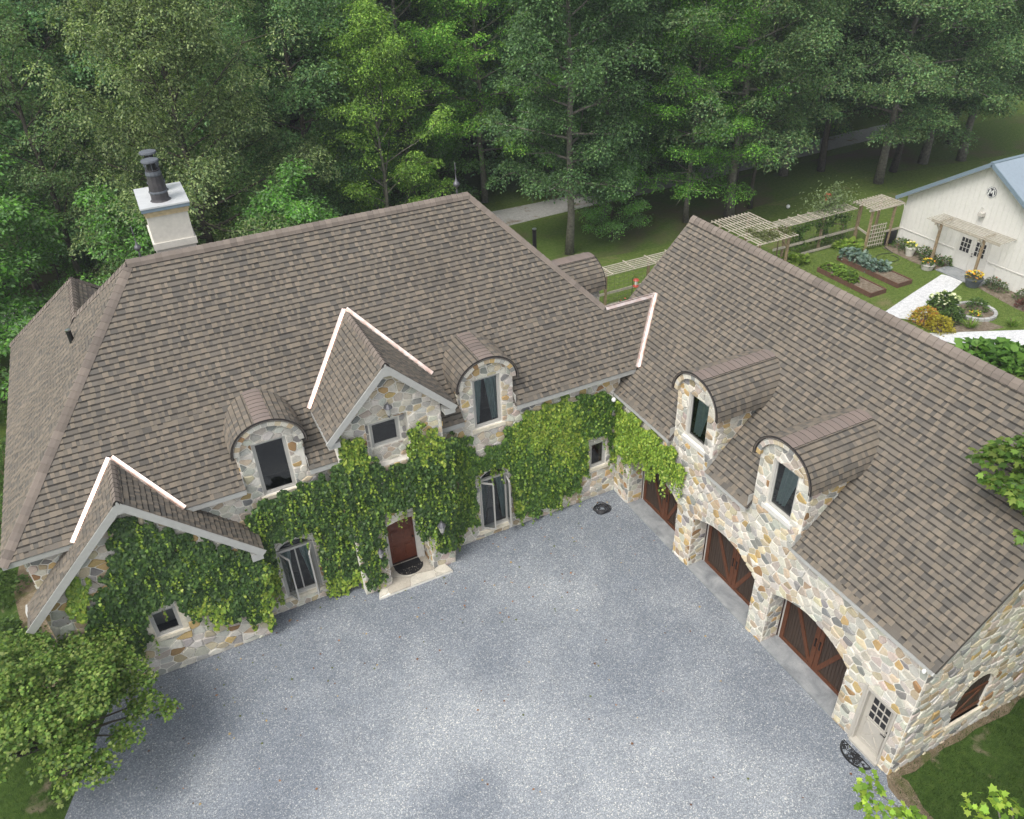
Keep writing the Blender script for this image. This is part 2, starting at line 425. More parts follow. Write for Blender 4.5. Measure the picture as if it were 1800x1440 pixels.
# ================================================================== THE GROUND
def flat(poly, z):
    mb = MB(); mb.face([(x, y, z) for x, y in ccw(poly)]); return mb
struct('ground', flat([(-320, -44), (410, -44), (410, 392), (-320, 392)], -0.004), 'lawn')
struct('woodland_floor', flat([(-300, 43.2), (300, 43.2), (300, 385), (-300, 385)], 0.0), 'woodland')
struct('woodland_edge', flat([(-60, 30.2), (-24, 29.5), (-8, 31.5), (2, 33.2), (9, 31.5), (15, 30.8), (24, 33.0), (34, 33.5), (60, 30), (60, 38.6), (-60, 38.4)], 0.0), 'woodland')
struct('painted_shade_lawn', flat([(-2.5, -9), (12, -9), (12, 0.05), (-0.2, 0.05)], 0.0), 'painted_shade_lawn')  # darker turf sheet: shade painted onto the lawn south of the garage
struct('painted_shade_lawn', flat([(-30, -6), (-17.2, -6), (-17.2, 12.9), (-18.2, 28), (-30, 28)], 0.0), 'painted_shade_lawn')  # darker turf sheet: shade painted onto the lawn by the Japanese maple
GR = [(-17.6, 12.25), (-13.0, 12.25), (-13.0, 12.95), (0.05, 12.95), (0.05, -0.02), (-0.12, -0.5), (-0.35, -1.5), (-0.9, -3), (-1.5, -6), (-3, -26), (-22, -26), (-21.5, -4), (-20.3, 5), (-19.15, 8.6), (-18.4, 10.4)]
struct('gravel_court', flat(GR, 0.004), 'gravel')
def strip(pts, w0, z, jit=0.0, seed=1):
    rd = random.Random(seed); mb = MB(); L = []; Rr = []
    for i, (x, y) in enumerate(pts):
        a = pts[max(i-1, 0)]; b = pts[min(i+1, len(pts)-1)]; d = Vector((b[0]-a[0], b[1]-a[1])).normalized()
        w = w0+rd.uniform(-jit, jit); L.append((x-d.y*w, y+d.x*w, z)); Rr.append((x+d.y*w, y-d.x*w, z))
    for i in range(len(pts)-1): mb.face([Rr[i], Rr[i+1], L[i+1], L[i]])
    return mb
struct('gravel_road', strip([(-80+4*i, 40.9+0.7*math.sin(i*0.22)) for i in range(33)], 1.35, 0.004, 0.15), 'road')
struct('dirt_border', strip([(0.12, 0.02), (0.06, -.3), (0.0, -0.6), (-.02, -1.0), (-0.1, -1.6), (-.3, -2.3), (-0.5, -3), (-1.2, -6)], 0.20, 0.008, 0.13), 'dirt')
struct('dirt_border', strip([(0.1+.6*i, -.08-.03*math.sin(i*2.1)) for i in range(15)], 0.11, 0.010, 0.07), 'dirt')
struct('bare_soil', flat([(-19.1, 12.3), (-18.4, 12.2), (-18.2, 13), (-18.3, 27), (-20.2, 27), (-20.0, 22), (-20.4, 18), (-19.8, 14)], 0.006), 'dirt')
# white gravel garden paths and the barn door slab
struct('white_path', flat([(19.2, 17.9), (20.4, 16.5), (26.3, 18.55), (25.85, 19.65), (22.5, 18.8)], 0.006), 'white_gravel')
struct('white_path', flat([(19.2, 15.7), (20.1, 13.75), (22.6, 12.35), (30, 8.6), (31, 9.7), (24, 13.35)], 0.006), 'white_gravel')
struct('garden_bed', flat([(20.0, 16.6), (20.2, 14.6), (22.2, 14.2), (23.4, 14.0), (23.2, 14.8), (22.0, 15.4), (22.9, 17.3), (21.7, 17.2)], 0.004), 'mulch')
struct('garden_bed', flat([(26.0, 23.9), (27.25, 24.0), (27.25, 20.1), (26.1, 20.0), (25.8, 21.5)], 0.004), 'mulch')
struct('garden_bed', flat([(26.2, 18.3), (27.25, 18.3), (27.25, 12.0), (25.7, 12.0), (25.6, 15.0)], 0.004), 'mulch')
struct('door_slab', MB().box(26.0, 27.2, 17.6, 20.2, 0.0, 0.05), 'concrete')

# ================================================================== THE HOUSE
house = thing('stone_house', 'L-shaped fieldstone house with brown shingle roof, barrel dormers and garage wing', 'house', (-5, 10, 0))

# ---- fieldstone: cells of a random tessellation, inset for the mortar, with softened corners
STONE_COLS = [((0.484, 0.468, 0.416), 22), ((0.550, 0.522, 0.448), 28), ((0.385, 0.374, 0.340), 10), ((0.242, 0.242, 0.227), 6),
              ((0.517, 0.446, 0.319), 18), ((0.462, 0.330, 0.151), 7), ((0.275, 0.171, 0.086), 2), ((0.462, 0.396, 0.340), 11), ((0.407, 0.325, 0.221), 7)]
SCW = np.array([w for _, w in STONE_COLS], float); SCW /= SCW.sum()
STONES = []          # (pixel size, wall part, MB)
def voronoi(u0, u1, v0, v1, d, aspect, seed):
    rd = random.Random(seed); pts = []; g = {}; cs = d*0.75
    W, H = (u1-u0)/aspect, (v1-v0)
    tries = int(W*H/(d*d)*26)
    for _ in range(tries):
        x, y = rd.uniform(-d, W+d), rd.uniform(-d, H+d); dd = d*rd.choice((0.62, 0.8, 1.0, 1.2)); k = (int(x//cs), int(y//cs)); ok = True
        for i in range(k[0]-2, k[0]+3):
            for j in range(k[1]-2, k[1]+3):
                for q in g.get((i, j), ()):
                    if (q[0]-x)**2+(q[1]-y)**2 < dd*dd*0.72: ok = False; break
                if not ok: break
            if not ok: break
        if ok: g.setdefault(k, []).append((x, y)); pts.append((x, y))
    A = np.array(pts); out = []
    for x, y in pts:
        D = (A[:, 0]-x)**2+(A[:, 1]-y)**2; idx = np.argsort(D)[1:17]
        p = [(x-3*d, y-3*d), (x+3*d, y-3*d), (x+3*d, y+3*d), (x-3*d, y+3*d)]
        for i in idx:
            qx, qy = A[i]; a, b = qx-x, qy-y
            p = clip(p, a, b, (qx*qx+qy*qy-x*x-y*y)/2)
            if len(p) < 3: break
        if len(p) > 2: out.append(((x*aspect+u0, y+v0), [(a*aspect+u0, b+v0) for a, b in p]))
    return out
def stonework(part, O, U, V, N, box, region, holes, d=0.30, aspect=1.25, seed=1, gap=0.016, vis=1.0, rough=1.0):
    """region(seed)->half planes or None; holes: convex polygons"""
    O, U, V, N = (np.array(q, float) for q in (O, U, V, N)); rd = random.Random(seed*31+5)
    hh = [halfplanes(h) for h in holes]
    for s, p in voronoi(*box, d, aspect, seed):
        hp = region(s)
        if hp is None: continue
        p = clippoly(ccw(p), hp)
        for h in hh:
            if len(p) < 3: break
            # keep the largest piece outside the opening
            if len(clippoly(p, h)) > 2:
                best = []
                for a, b, c in h:
                    q = clip(p, -a, -b, -c)
                    if len(q) > 2 and area(q) > area(best): best = q
                p = best
        if len(p) < 3 or area(p) < 0.004: continue
        p = clippoly(p, halfplanes(p), gap*rd.uniform(0.75, 1.3))
        if len(p) < 3 or area(p) < 0.003: continue
        # soften the corners
        q = []; n = len(p)
        for i in range(n):
            a, b, c = p[i-1], p[i], p[(i+1) % n]; k = rd.uniform(0.05, 0.16)
            if math.dist(b, c) < 0.015 : continue
            q.append((b[0]+(a[0]-b[0])*k, b[1]+(a[1]-b[1])*k)); q.append((b[0]+(c[0]-b[0])*k, b[1]+(c[1]-b[1])*k))
        if len(q) < 3: continue
        p = q; n = len(p); cx = sum(x for x, _ in p)/n; cy = sum(y for _, y in p)/n
        h0 = rd.uniform(0.014, 0.045)*rough; tx, ty = rd.uniform(-.05, .05), rd.uniform(-.05, .05); bev = rd.uniform(0.78, 0.9)
        col = STONE_COLS[rd.choices(range(len(STONE_COLS)), SCW)[0]][0]; k = rd.uniform(0.8, 1.15)
        col = tuple(min(0.8, c*k*rd.uniform(0.96, 1.04)) for c in col)
        mb = MB(); base = [O+U*x+V*y-N*0.004 for x, y in p]
        mid = [O+U*(cx+(x-cx)*0.97)+V*(cy+(y-cy)*0.97)+N*(h0*0.6) for x, y in p]
        top = [O+U*(cx+(x-cx)*bev)+V*(cy+(y-cy)*bev)+N*(h0+(x-cx)*tx+(y-cy)*ty) for x, y in p]
        for q in base+mid+top: mb.v.append(tuple(q))
        for i in range(n):
            j = (i+1) % n
            mb.f.append([i, j, n+j, n+i]); mb.c.append(col); mb.f.append([n+i, n+j, 2*n+j, 2*n+i]); mb.c.append(col)
        mb.f.append([2*n+i for i in range(n)]); mb.c.append(col)
        ctr = O+U*cx+V*cy; vd = CAM-ctr; L = np.linalg.norm(vd); px = proj(ctr)
        size = area(p)*max(0, (vd/L)@N)/L**2*vis
        if not (4 < px[0] < 1796 and 4 < px[1] < 1436): size *= 0.0
        if hidden(ctr, px): size *= 0.0
        STONES.append((size, part, mb))

# ---- wall backing (mortar) cut into slices so that openings are real holes with reveals
def sect(poly, u):
    vs = []
    for i in range(len(poly)):
        (x0, y0), (x1, y1) = poly[i], poly[(i+1) % len(poly)]
        if abs(x0-x1) > 1e-9 and min(x0, x1)-1e-9 <= u <= max(x0, x1)+1e-9:
            vs.append(y0+(y1-y0)*(u-x0)/(x1-x0))
    return (min(vs), max(vs)) if len(vs) > 1 else None
def backing(name, O, U, V, N, us, top, holes, depth, mat='mortar', bottom=-0.3, parent=None):
    O, U, V, N = (np.array(q, float) for q in (O, U, V, N)); mb = MB()
    P = lambda u, v, n=0.0: O+U*u+V*v+N*n
    br = sorted(set([round(x, 5) for x in us]+[round(x, 5) for h in holes for x, _ in h]))
    br = [x for x in br if us[0]-1e-6 <= x <= us[-1]+1e-6]
    for a, b in zip(br, br[1:]):
        if b-a < 1e-4: continue
        e = (b-a)*1e-3; ua, ub = a+e, b-e
        iv = []
        for h in holes:
            sa, sb = sect(h, ua), sect(h, ub)
            if sa and sb: iv.append((sa, sb))
        iv.sort(key=lambda t: t[0][0])
        la, lb = bottom, bottom
        for sa, sb in iv:
            if sa[0] > la+1e-4 or sb[0] > lb+1e-4: mb.face([P(a, la), P(b, lb), P(b, sb[0]), P(a, sa[0])])
            la, lb = sa[1], sb[1]
        ta, tb = top(ua), top(ub)
        if ta > la or tb > lb: mb.face([P(a, la), P(b, lb), P(b, tb), P(a, ta)])
    for h, d in zip(holes, depth):
        h = ccw(h)
        for i in range(len(h)):
            p, q = h[i], h[(i+1) % len(h)]
            if p[1] <= 1e-6 and q[1] <= 1e-6: continue
            mb.face([P(*p), P(*p, -d), P(*q, -d), P(*q)])
    return obj(name, mb, mat, parent or house)

def arch(u0, u1, zs, zc, n=14, z0=0.0):
    """opening with a segmental top"""
    c = (u0+u1)/2; h = (u1-u0)/2; pts = [(u0, z0), (u1, z0)]
    for i in range(n+1):
        t = i/n; u = u1+(u0-u1)*t; k = (u-c)/h; pts.append((u, zs+(zc-zs)*(1-k*k)))
    return pts

# ---- areas hidden by ivy (photo pixels), used for the ivy and for picking the stones that show
IVY_PX = {
 'wing': ([(200, 905), (250, 912), (300, 930), (360, 948), (420, 965), (452, 975), (470, 985), (482, 1040), (480, 1095), (462, 1095), (420, 1080), (398, 1095), (368, 1085), (345, 1078), (330, 1085), (318, 1060), (300, 1062), (268, 1078), (262, 1090), (258, 1130), (240, 1145), (215, 1165), (185, 1150), (150, 1130), (150, 1098), (160, 1060), (180, 1010), (195, 985), (190, 940)], 1, 12.2),
 'wing2': ([(115, 1030), (130, 1010), (140, 1030), (150, 1008), (158, 1015), (150, 1060), (140, 1090), (120, 1080)], 1, 12.2),
}
def hidden(P, px):
    for k, (poly, ax, val) in IVY_PX.items():
        if abs(P[ax]-val) < 0.5 and bool(inpoly(np.array(px), poly)): return True
    return False
IVY_PX['main_left'] = ([(430, 895), (470, 870), (520, 855), (575, 830), (600, 800), (625, 830), (660, 815), (700, 830), (720, 880), (715, 905), (680, 905), (672, 925), (680, 985), (672, 1010), (668, 1045), (650, 1035), (640, 1015), (615, 1030), (590, 1050), (570, 1040), (565, 1010), (555, 960), (545, 945), (500, 955), (488, 968), (492, 1010), (505, 1055), (490, 1060), (478, 1040), (465, 985), (450, 970), (432, 930)], 1, 12.75)
IVY_PX['portal'] = ([(592, 790), (598, 760), (610, 770), (640, 770), (650, 810), (690, 818), (715, 800), (722, 745), (733, 735), (748, 770), (765, 745), (778, 765), (800, 768), (800, 960), (790, 975), (765, 950), (755, 940), (720, 935), (718, 905), (680, 905), (670, 930), (672, 1010), (668, 1040), (648, 1030), (640, 1000), (600, 900)], 1, 12.3)
IVY_PX['main_right'] = ([(775, 770), (815, 758), (823, 780), (840, 800), (880, 770), (900, 740), (930, 720), (985, 700), (1060, 685), (1078, 690), (1080, 740), (1082, 800), (1068, 820), (1066, 775), (1036, 782), (1033, 830), (1020, 850), (985, 880), (940, 900), (905, 905), (895, 880), (892, 832), (850, 828), (838, 850), (842, 900), (835, 920), (810, 930), (800, 950), (795, 900)], 1, 12.9)
IVY_PX['garage'] = ([(1078, 695), (1095, 705), (1130, 740), (1165, 770), (1190, 785), (1200, 815), (1215, 830), (1205, 845), (1180, 840), (1165, 832), (1150, 845), (1140, 815), (1125, 815), (1105, 800), (1090, 800)], 0, 0.0)

# ================= dimensions
YM, YE, ZE, YR, ZR = 12.9, 12.653, 5.33, 17.612, 10.59          # main wall, eave, ridge
KM = (YR-YE)/(ZR-ZE)                                             # run per rise
XL, XRL, XRR = -18.76, -13.80, -3.17                             # west eave, ridge ends
XGE, ZGE, XGR, ZGR, YGB, YGF = -0.22, 4.49, 4.363, 9.076, 15.18, -0.22   # garage eave, ridge, back and front rakes
ym = lambda z: YE+(z-ZE)*KM
DORM_M = [-11.68, -4.95]; DORM_G = [8.80, 5.16]
HW = 0.90; ZSP = 6.38; RISE = 0.80                               # dormer half width, spring line, rise of the stone arch
def dorm_top(du):
    k = min(1, abs(du)/HW); return ZSP+RISE*math.sqrt(1-k*k)
def dorm_poly(c, z0):
    return [(c-HW, z0), (c+HW, z0)]+[(c+HW*math.cos(t), ZSP+RISE*math.sin(t)) for t in np.linspace(0, math.pi, 15)]
rect = lambda a, b, c, d: [(a, c), (b, c), (b, d), (a, d)]

# ================= garage front wall (faces west, x = 0); u = -y
DOORS = [(9.17, 11.97), (5.44, 8.36), (1.90, 4.77)]
g_holes = [arch(-b, -a, 2.14, 2.62, z0=0.0) for a, b in DOORS]
g_holes = [[(u, max(v, 0)) for u, v in h] for h in g_holes]
g_win = [(c-0.46, c+0.46) for c in (8.74, 5.12)]
g_holes += [rect(-b, -a, 4.93, 6.52) for a, b in g_win]
g_holes += [rect(-1.20, -0.31, 0.06, 2.20)]
depths = [0.62]*3+[0.14]*2+[0.10]
def gtop(u):
    for c in DORM_G:
        if abs(-u-c) < HW: return dorm_top(-u-c)
    return 4.58
us = [-14.9, 0.0]
for c in DORM_G: us += [-c+HW*math.cos(t) for t in np.linspace(0, math.pi, 15)]
garage_wall = backing('garage_wall', (0, 0, 0), (0, -1, 0), (0, 0, 1), (-1, 0, 0), sorted(us), gtop, g_holes, depths)
hp_wall = halfplanes(rect(-14.0, 0.0, 0.0, 4.42))
hp_low = halfplanes(rect(-14.0, 0.0, 0.0, 9))
hp_d = {c: halfplanes(dorm_poly(-c, 3.5)) for c in DORM_G}
def greg(s):
    for c in DORM_G:
        if abs(-s[0]-c) < HW: return hp_d[c] if s[1] > 4.2 else hp_low
    return hp_wall if s[1] < 4.45 else None
sill_holes = [rect(-b-0.09, -a+0.09, 4.83, 4.96) for a, b in g_win]
stonework(garage_wall, (0, 0, 0), (0, -1, 0), (0, 0, 1), (-1, 0, 0), (-14.0, 0.0, 0.0, 7.3), greg, g_holes+sill_holes+[rect(-1.27, -1.18, 0.0, 2.28)], d=0.29, aspect=1.15, seed=11, gap=0.013)
# dormer cheeks and opening jambs
for c in DORM_G:
    for s in (-1, 1):
        cheek_mb = MB()
        y = c+s*HW
        pts = [(0, y, 4.4), (0, y, ZSP), (ZSP-4.74+0.05, y, ZSP), (0.02, y, 4.4)]
        cheek_mb.face(pts if s < 0 else pts[::-1]); obj('dormer_cheek', cheek_mb, 'mortar', house)
        if s < 0:
            tri = [(0.0, 4.72), (ZSP-4.74, ZSP), (0.0, ZSP)]
            stonework(garage_wall, (0, y, 0), (1, 0, 0), (0, 0, 1), (0, -1, 0), (0, 1.7, 4.6, 6.4), lambda s_, h=halfplanes(tri): h, [], d=0.24, seed=int(c*10))
for i, (a, b) in enumerate(DOORS):
    for yy, n, seed in ((b, (0, -1, 0), 40), (a, (0, 1, 0), 50)):
        U_ = (1, 0, 0) if n[1] < 0 else (-1, 0, 0)
        bx = (0.0, 0.6, 0.0, 2.12) if n[1] < 0 else (-0.6, 0.0, 0.0, 2.12)
        stonework(garage_wall, (0, yy, 0), U_, (0, 0, 1), n, bx, lambda s_, h=halfplanes(rect(bx[0], bx[1], 0, 2.12)): h, [], d=0.24, seed=seed+i, rough=0.7)
# south gable end (y = 0)
gw = [(1.86, 0.86), (3.06, 0.86)]+[(2.46+0.60*math.cos(t), 1.92+0.58*math.sin(t)) for t in np.linspace(0, math.pi, 13)]
GX2 = 2*XGR
gg = lambda u: min(4.55+u*0.995, 4.55+(GX2-u)*0.995)
gable_wall = backing('gable_wall', (0, 0, 0), (1, 0, 0), (0, 0, 1), (0, -1, 0), [0, XGR, GX2], gg, [gw], [0.16])
hp_g = halfplanes([(0, 0), (GX2, 0), (GX2, 4.5), (XGR, 4.5+XGR*0.99), (0, 4.5)])
stonework(gable_wall, (0, 0, 0), (1, 0, 0), (0, 0, 1), (0, -1, 0), (0, GX2, 0, 8.9), lambda s: hp_g, [gw, rect(1.74, 3.18, 0.72, 0.87)], d=0.28, seed=21, gap=0.012)
# back and east walls, plain mortar (never in view)
mb = MB(); mb.box(GX2-0.3, GX2, 0.01, 14.9, -0.3, 4.5); mb.box(0.0, GX2, 14.6, 14.9, -0.3, 4.4)
mb.hexa([(0.1, 14.62, 4.3), (GX2-.1, 14.62, 4.3), (GX2-.1, 14.88, 4.3), (.1, 14.88, 4.3), (XGR-.05, 14.62, 8.7), (XGR+.05, 14.62, 8.7), (XGR+.05, 14.88, 8.7), (XGR-.05, 14.88, 8.7)])
obj('rear_wall', mb, 'mortar', house)

# ================= main front wall (faces south, y = YM); u = x
WINS = {'A': (-12.27, -11.13, 0.52, 2.45), 'B': (-5.44, -4.36, 0.34, 2.54), 'C': (-1.08, -0.42, 1.42, 2.50)}
m_holes = [WINS['A'], WINS['B'], WINS['C']]+[(c-0.46, c+0.49, 4.72, 6.56) for c in (-11.68, -4.96)]
m_holes = [rect(a, b, c, d) for a, b, c, d in m_holes]+[rect(-9.3, -7.3, 0.0, 2.75)]
m_holes[0] = rect(-12.27, -11.13, 0.52, 2.45)[:2]+[(-11.13, 2.45)]+[(-11.70+0.57*math.cos(t), 2.45+0.38*math.sin(t)) for t in np.linspace(0.2, math.pi-0.2, 7)]+[(-12.27, 2.45)]
m_holes[1] = rect(-5.44, -4.36, 0.34, 2.54)[:2]+[(-4.36, 2.54)]+[(-4.90+0.54*math.cos(t), 2.54+0.36*math.sin(t)) for t in np.linspace(0.2, math.pi-0.2, 7)]+[(-5.44, 2.54)]
def mtop(u):
    for c in DORM_M:
        if abs(u-c) < HW: return dorm_top(u-c)
    return 5.28
us = [-18.33, 0.05]
for c in DORM_M: us += [c+HW*math.cos(t) for t in np.linspace(0, math.pi, 15)]
main_wall = backing('main_wall', (0, YM, 0), (1, 0, 0), (0, 0, 1), (0, -1, 0), sorted(us), mtop, m_holes, [0.14]*5+[0.02])
hp_mw = halfplanes(rect(-18.33, 0.0, 0, 5.2)); hp_ml = halfplanes(rect(-18.33, 0.0, 0, 9)); hp_md = {c: halfplanes(dorm_poly(c, 3.5)) for c in DORM_M}
def mreg(s):
    for c in DORM_M:
        if abs(s[0]-c) < HW: return hp_md[c] if s[1] > 4.9 else hp_ml
    if s[0] > -17.6 and s[0] < -13.3 and s[1] < 3.6: return None
    if -9.9 < s[0] < -6.8: return None
    return hp_mw if s[1] < 5.2 else None
msill = [rect(c-0.56, c+0.59, 4.58, 4.73) for c in (-11.68, -4.96)]+[rect(a-.08, b+.08, c-.14, c+.01) for a, b, c, d in WINS.values()]
stonework(main_wall, (0, YM, 0), (1, 0, 0), (0, 0, 1), (0, -1, 0), (-18.33, 0.0, 0, 7.3), mreg, m_holes+msill, d=0.29, seed=31)
for c in DORM_M:
    for s in (-1, 1):
        mb = MB(); x = c+s*HW; pts = [(x, YM, 5.0), (x, ym(ZSP)+0.1, ZSP), (x, YM, ZSP)]
        mb.face(pts if s > 0 else pts[::-1]); obj('dormer_cheek', mb, 'mortar', house)
        if s < 0 or True:
            tri = [(YM, ZE+(YM-YE)/KM), (ym(ZSP), ZSP), (YM, ZSP)]
            if s > 0: stonework(main_wall, (x, 0, 0), (0, 1, 0), (0, 0, 1), (1, 0, 0), (YM, 14.2, 5.3, 6.4), lambda s_, h=halfplanes(tri): h, [], d=0.24, seed=int(-c*10))
            else: stonework(main_wall, (x, 0, 0), (0, -1, 0), (0, 0, 1), (-1, 0, 0), (-14.2, -YM, 5.3, 6.4), lambda s_, h=halfplanes([(-a, b) for a, b in tri]): h, [], d=0.24, seed=int(-c*10)+3)
mb = MB(); mb.box(-18.33, -18.05, YM+0.01, 25.4, -0.3, 5.25); mb.box(-18.33, 1.5, 22.0, 22.3, -0.3, 5.2); mb.box(1.25, 1.54, 14.95, 22.0, -0.3, 5.3)
obj('rear_wall', mb, 'mortar', house)
stonework(main_wall, (-18.33, 0, 0), (0, -1, 0), (0, 0, 1), (-1, 0, 0), (-15.5, -YM, 3.0, 5.2), lambda s_, h=halfplanes(rect(-15.5, -YM, 3.0, 5.2)): h, [], d=0.3, seed=35)

# ================= left wing with its own gable (y = 12.2)
YW = 12.2; XWP, ZWP = -15.65, 6.72; XW0, XW1 = -18.31, -13.06
wtop = lambda u: ZWP-0.14-abs(u-XWP)*1.005
ww = rect(-16.05, -15.32, 1.52, 2.47)
wing_wall = backing('wing_wall', (0, YW, 0), (1, 0, 0), (0, 0, 1), (0, -1, 0), [XW0, XWP, XW1], wtop, [ww], [0.12])
hp_w = halfplanes([(XW0, 0), (XW1, 0), (XW1, wtop(XW1)), (XWP, wtop(XWP)), (XW0, wtop(XW0))])
stonework(wing_wall, (0, YW, 0), (1, 0, 0), (0, 0, 1), (0, -1, 0), (XW0, XW1, 0, 6.6), lambda s: hp_w, [ww, rect(-16.18, -15.19, 1.38, 1.53), rect(-16.2, -16.04, 1.5, 2.55), rect(-15.33, -15.17, 1.5, 2.55)], d=0.34, aspect=1.35, seed=41, gap=0.014)
mb = MB(); mb.face([(XW1, YW, -0.3), (XW1, YM, -0.3), (XW1, YM, wtop(XW1)), (XW1, YW, wtop(XW1))]); mb.face([(XW0, YM, -.3), (XW0, YW, -.3), (XW0, YW, wtop(XW0)), (XW0, YM, wtop(XW0))])
obj('wing_wall', mb, 'mortar', house)
stonework(wing_wall, (XW1, 0, 0), (0, 1, 0), (0, 0, 1), (1, 0, 0), (YW, YM, 0, 3.8), lambda s_, h=halfplanes(rect(YW, YM, 0, 3.8)): h, [], d=0.28, seed=43)

# ================= entrance portal (y = 12.3) with its gable
YP = 12.3; PX0, PX1 = -9.92, -6.74; XPP, ZPP = -8.30, 8.52; PZE = 6.58
ptop = lambda u: ZPP-0.12-abs(u-XPP)*1.06
PWX = (-9.05, -7.78)
pw_rec = rect(PWX[0], PWX[1], 4.92, 6.58)
pdoor = arch(-9.02, -7.55, 2.52, 2.66, z0=0.0)
portal_wall = backing('portal_wall', (0, YP, 0), (1, 0, 0), (0, 0, 1), (0, -1, 0), [PX0, XPP, PX1], ptop, [pw_rec, pdoor], [0.22, 0.95])
hp_p = halfplanes([(PX0, 0), (PX1, 0), (PX1, ptop(PX1)), (XPP, ptop(XPP)), (PX0, ptop(PX0))])
stonework(portal_wall, (0, YP, 0), (1, 0, 0), (0, 0, 1), (0, -1, 0), (PX0, PX1, 0, 8.5), lambda s: hp_p, [pw_rec, pdoor], d=0.28, seed=51)
# window recess back wall and its stones
pwin = (-8.88, -8.00, 5.52, 6.36)
recess = backing('portal_wall', (0, YP+0.22, 0), (1, 0, 0), (0, 0, 1), (0, -1, 0), [PWX[0], PWX[1]], lambda u: 6.58, [rect(*pwin)], [0.10], bottom=4.92)
stonework(recess, (0, YP+0.22, 0), (1, 0, 0), (0, 0, 1), (0, -1, 0), (PWX[0], PWX[1], 4.9, 6.6), lambda s_, h=halfplanes(rect(PWX[0], PWX[1], 4.94, 6.56)): h, [rect(pwin[0]-.03, pwin[1]+.03, pwin[2]-.03, pwin[3]+.03)], d=0.26, seed=53)
mb = MB()
for x, s in ((PX0, -1), (PX1, 1)):
    pts = [(x, YP, -0.3), (x, 13.8, -0.3), (x, 13.8, ptop(x)), (x, YP, ptop(x))]; mb.face(pts if s > 0 else pts[::-1])
mb.box(-9.3, -7.3, 13.30, 13.4, -0.2, 2.8)
obj('portal_wall', mb, 'mortar', house)
stonework(portal_wall, (PX1, 0, 0), (0, 1, 0), (0, 0, 1), (1, 0, 0), (YP, YM, 0, 6.8), lambda s_, h=halfplanes(rect(YP, YM, 0, 6.8)): h, [], d=0.26, seed=54)
stonework(portal_wall, (-9.02, 0, 0), (0, 1, 0), (0, 0, 1), (1, 0, 0), (YP, 13.2, 0, 2.2), lambda s_, h=halfplanes(rect(YP, 13.2, 0, 2.2)): h, [], d=0.26, seed=55)
stonework(portal_wall, (-7.55, 0, 0), (0, -1, 0), (0, 0, 1), (-1, 0, 0), (-13.2, -YP, 0, 2.2), lambda s_, h=halfplanes(rect(-13.2, -YP, 0, 2.2)): h, [], d=0.26, seed=56)

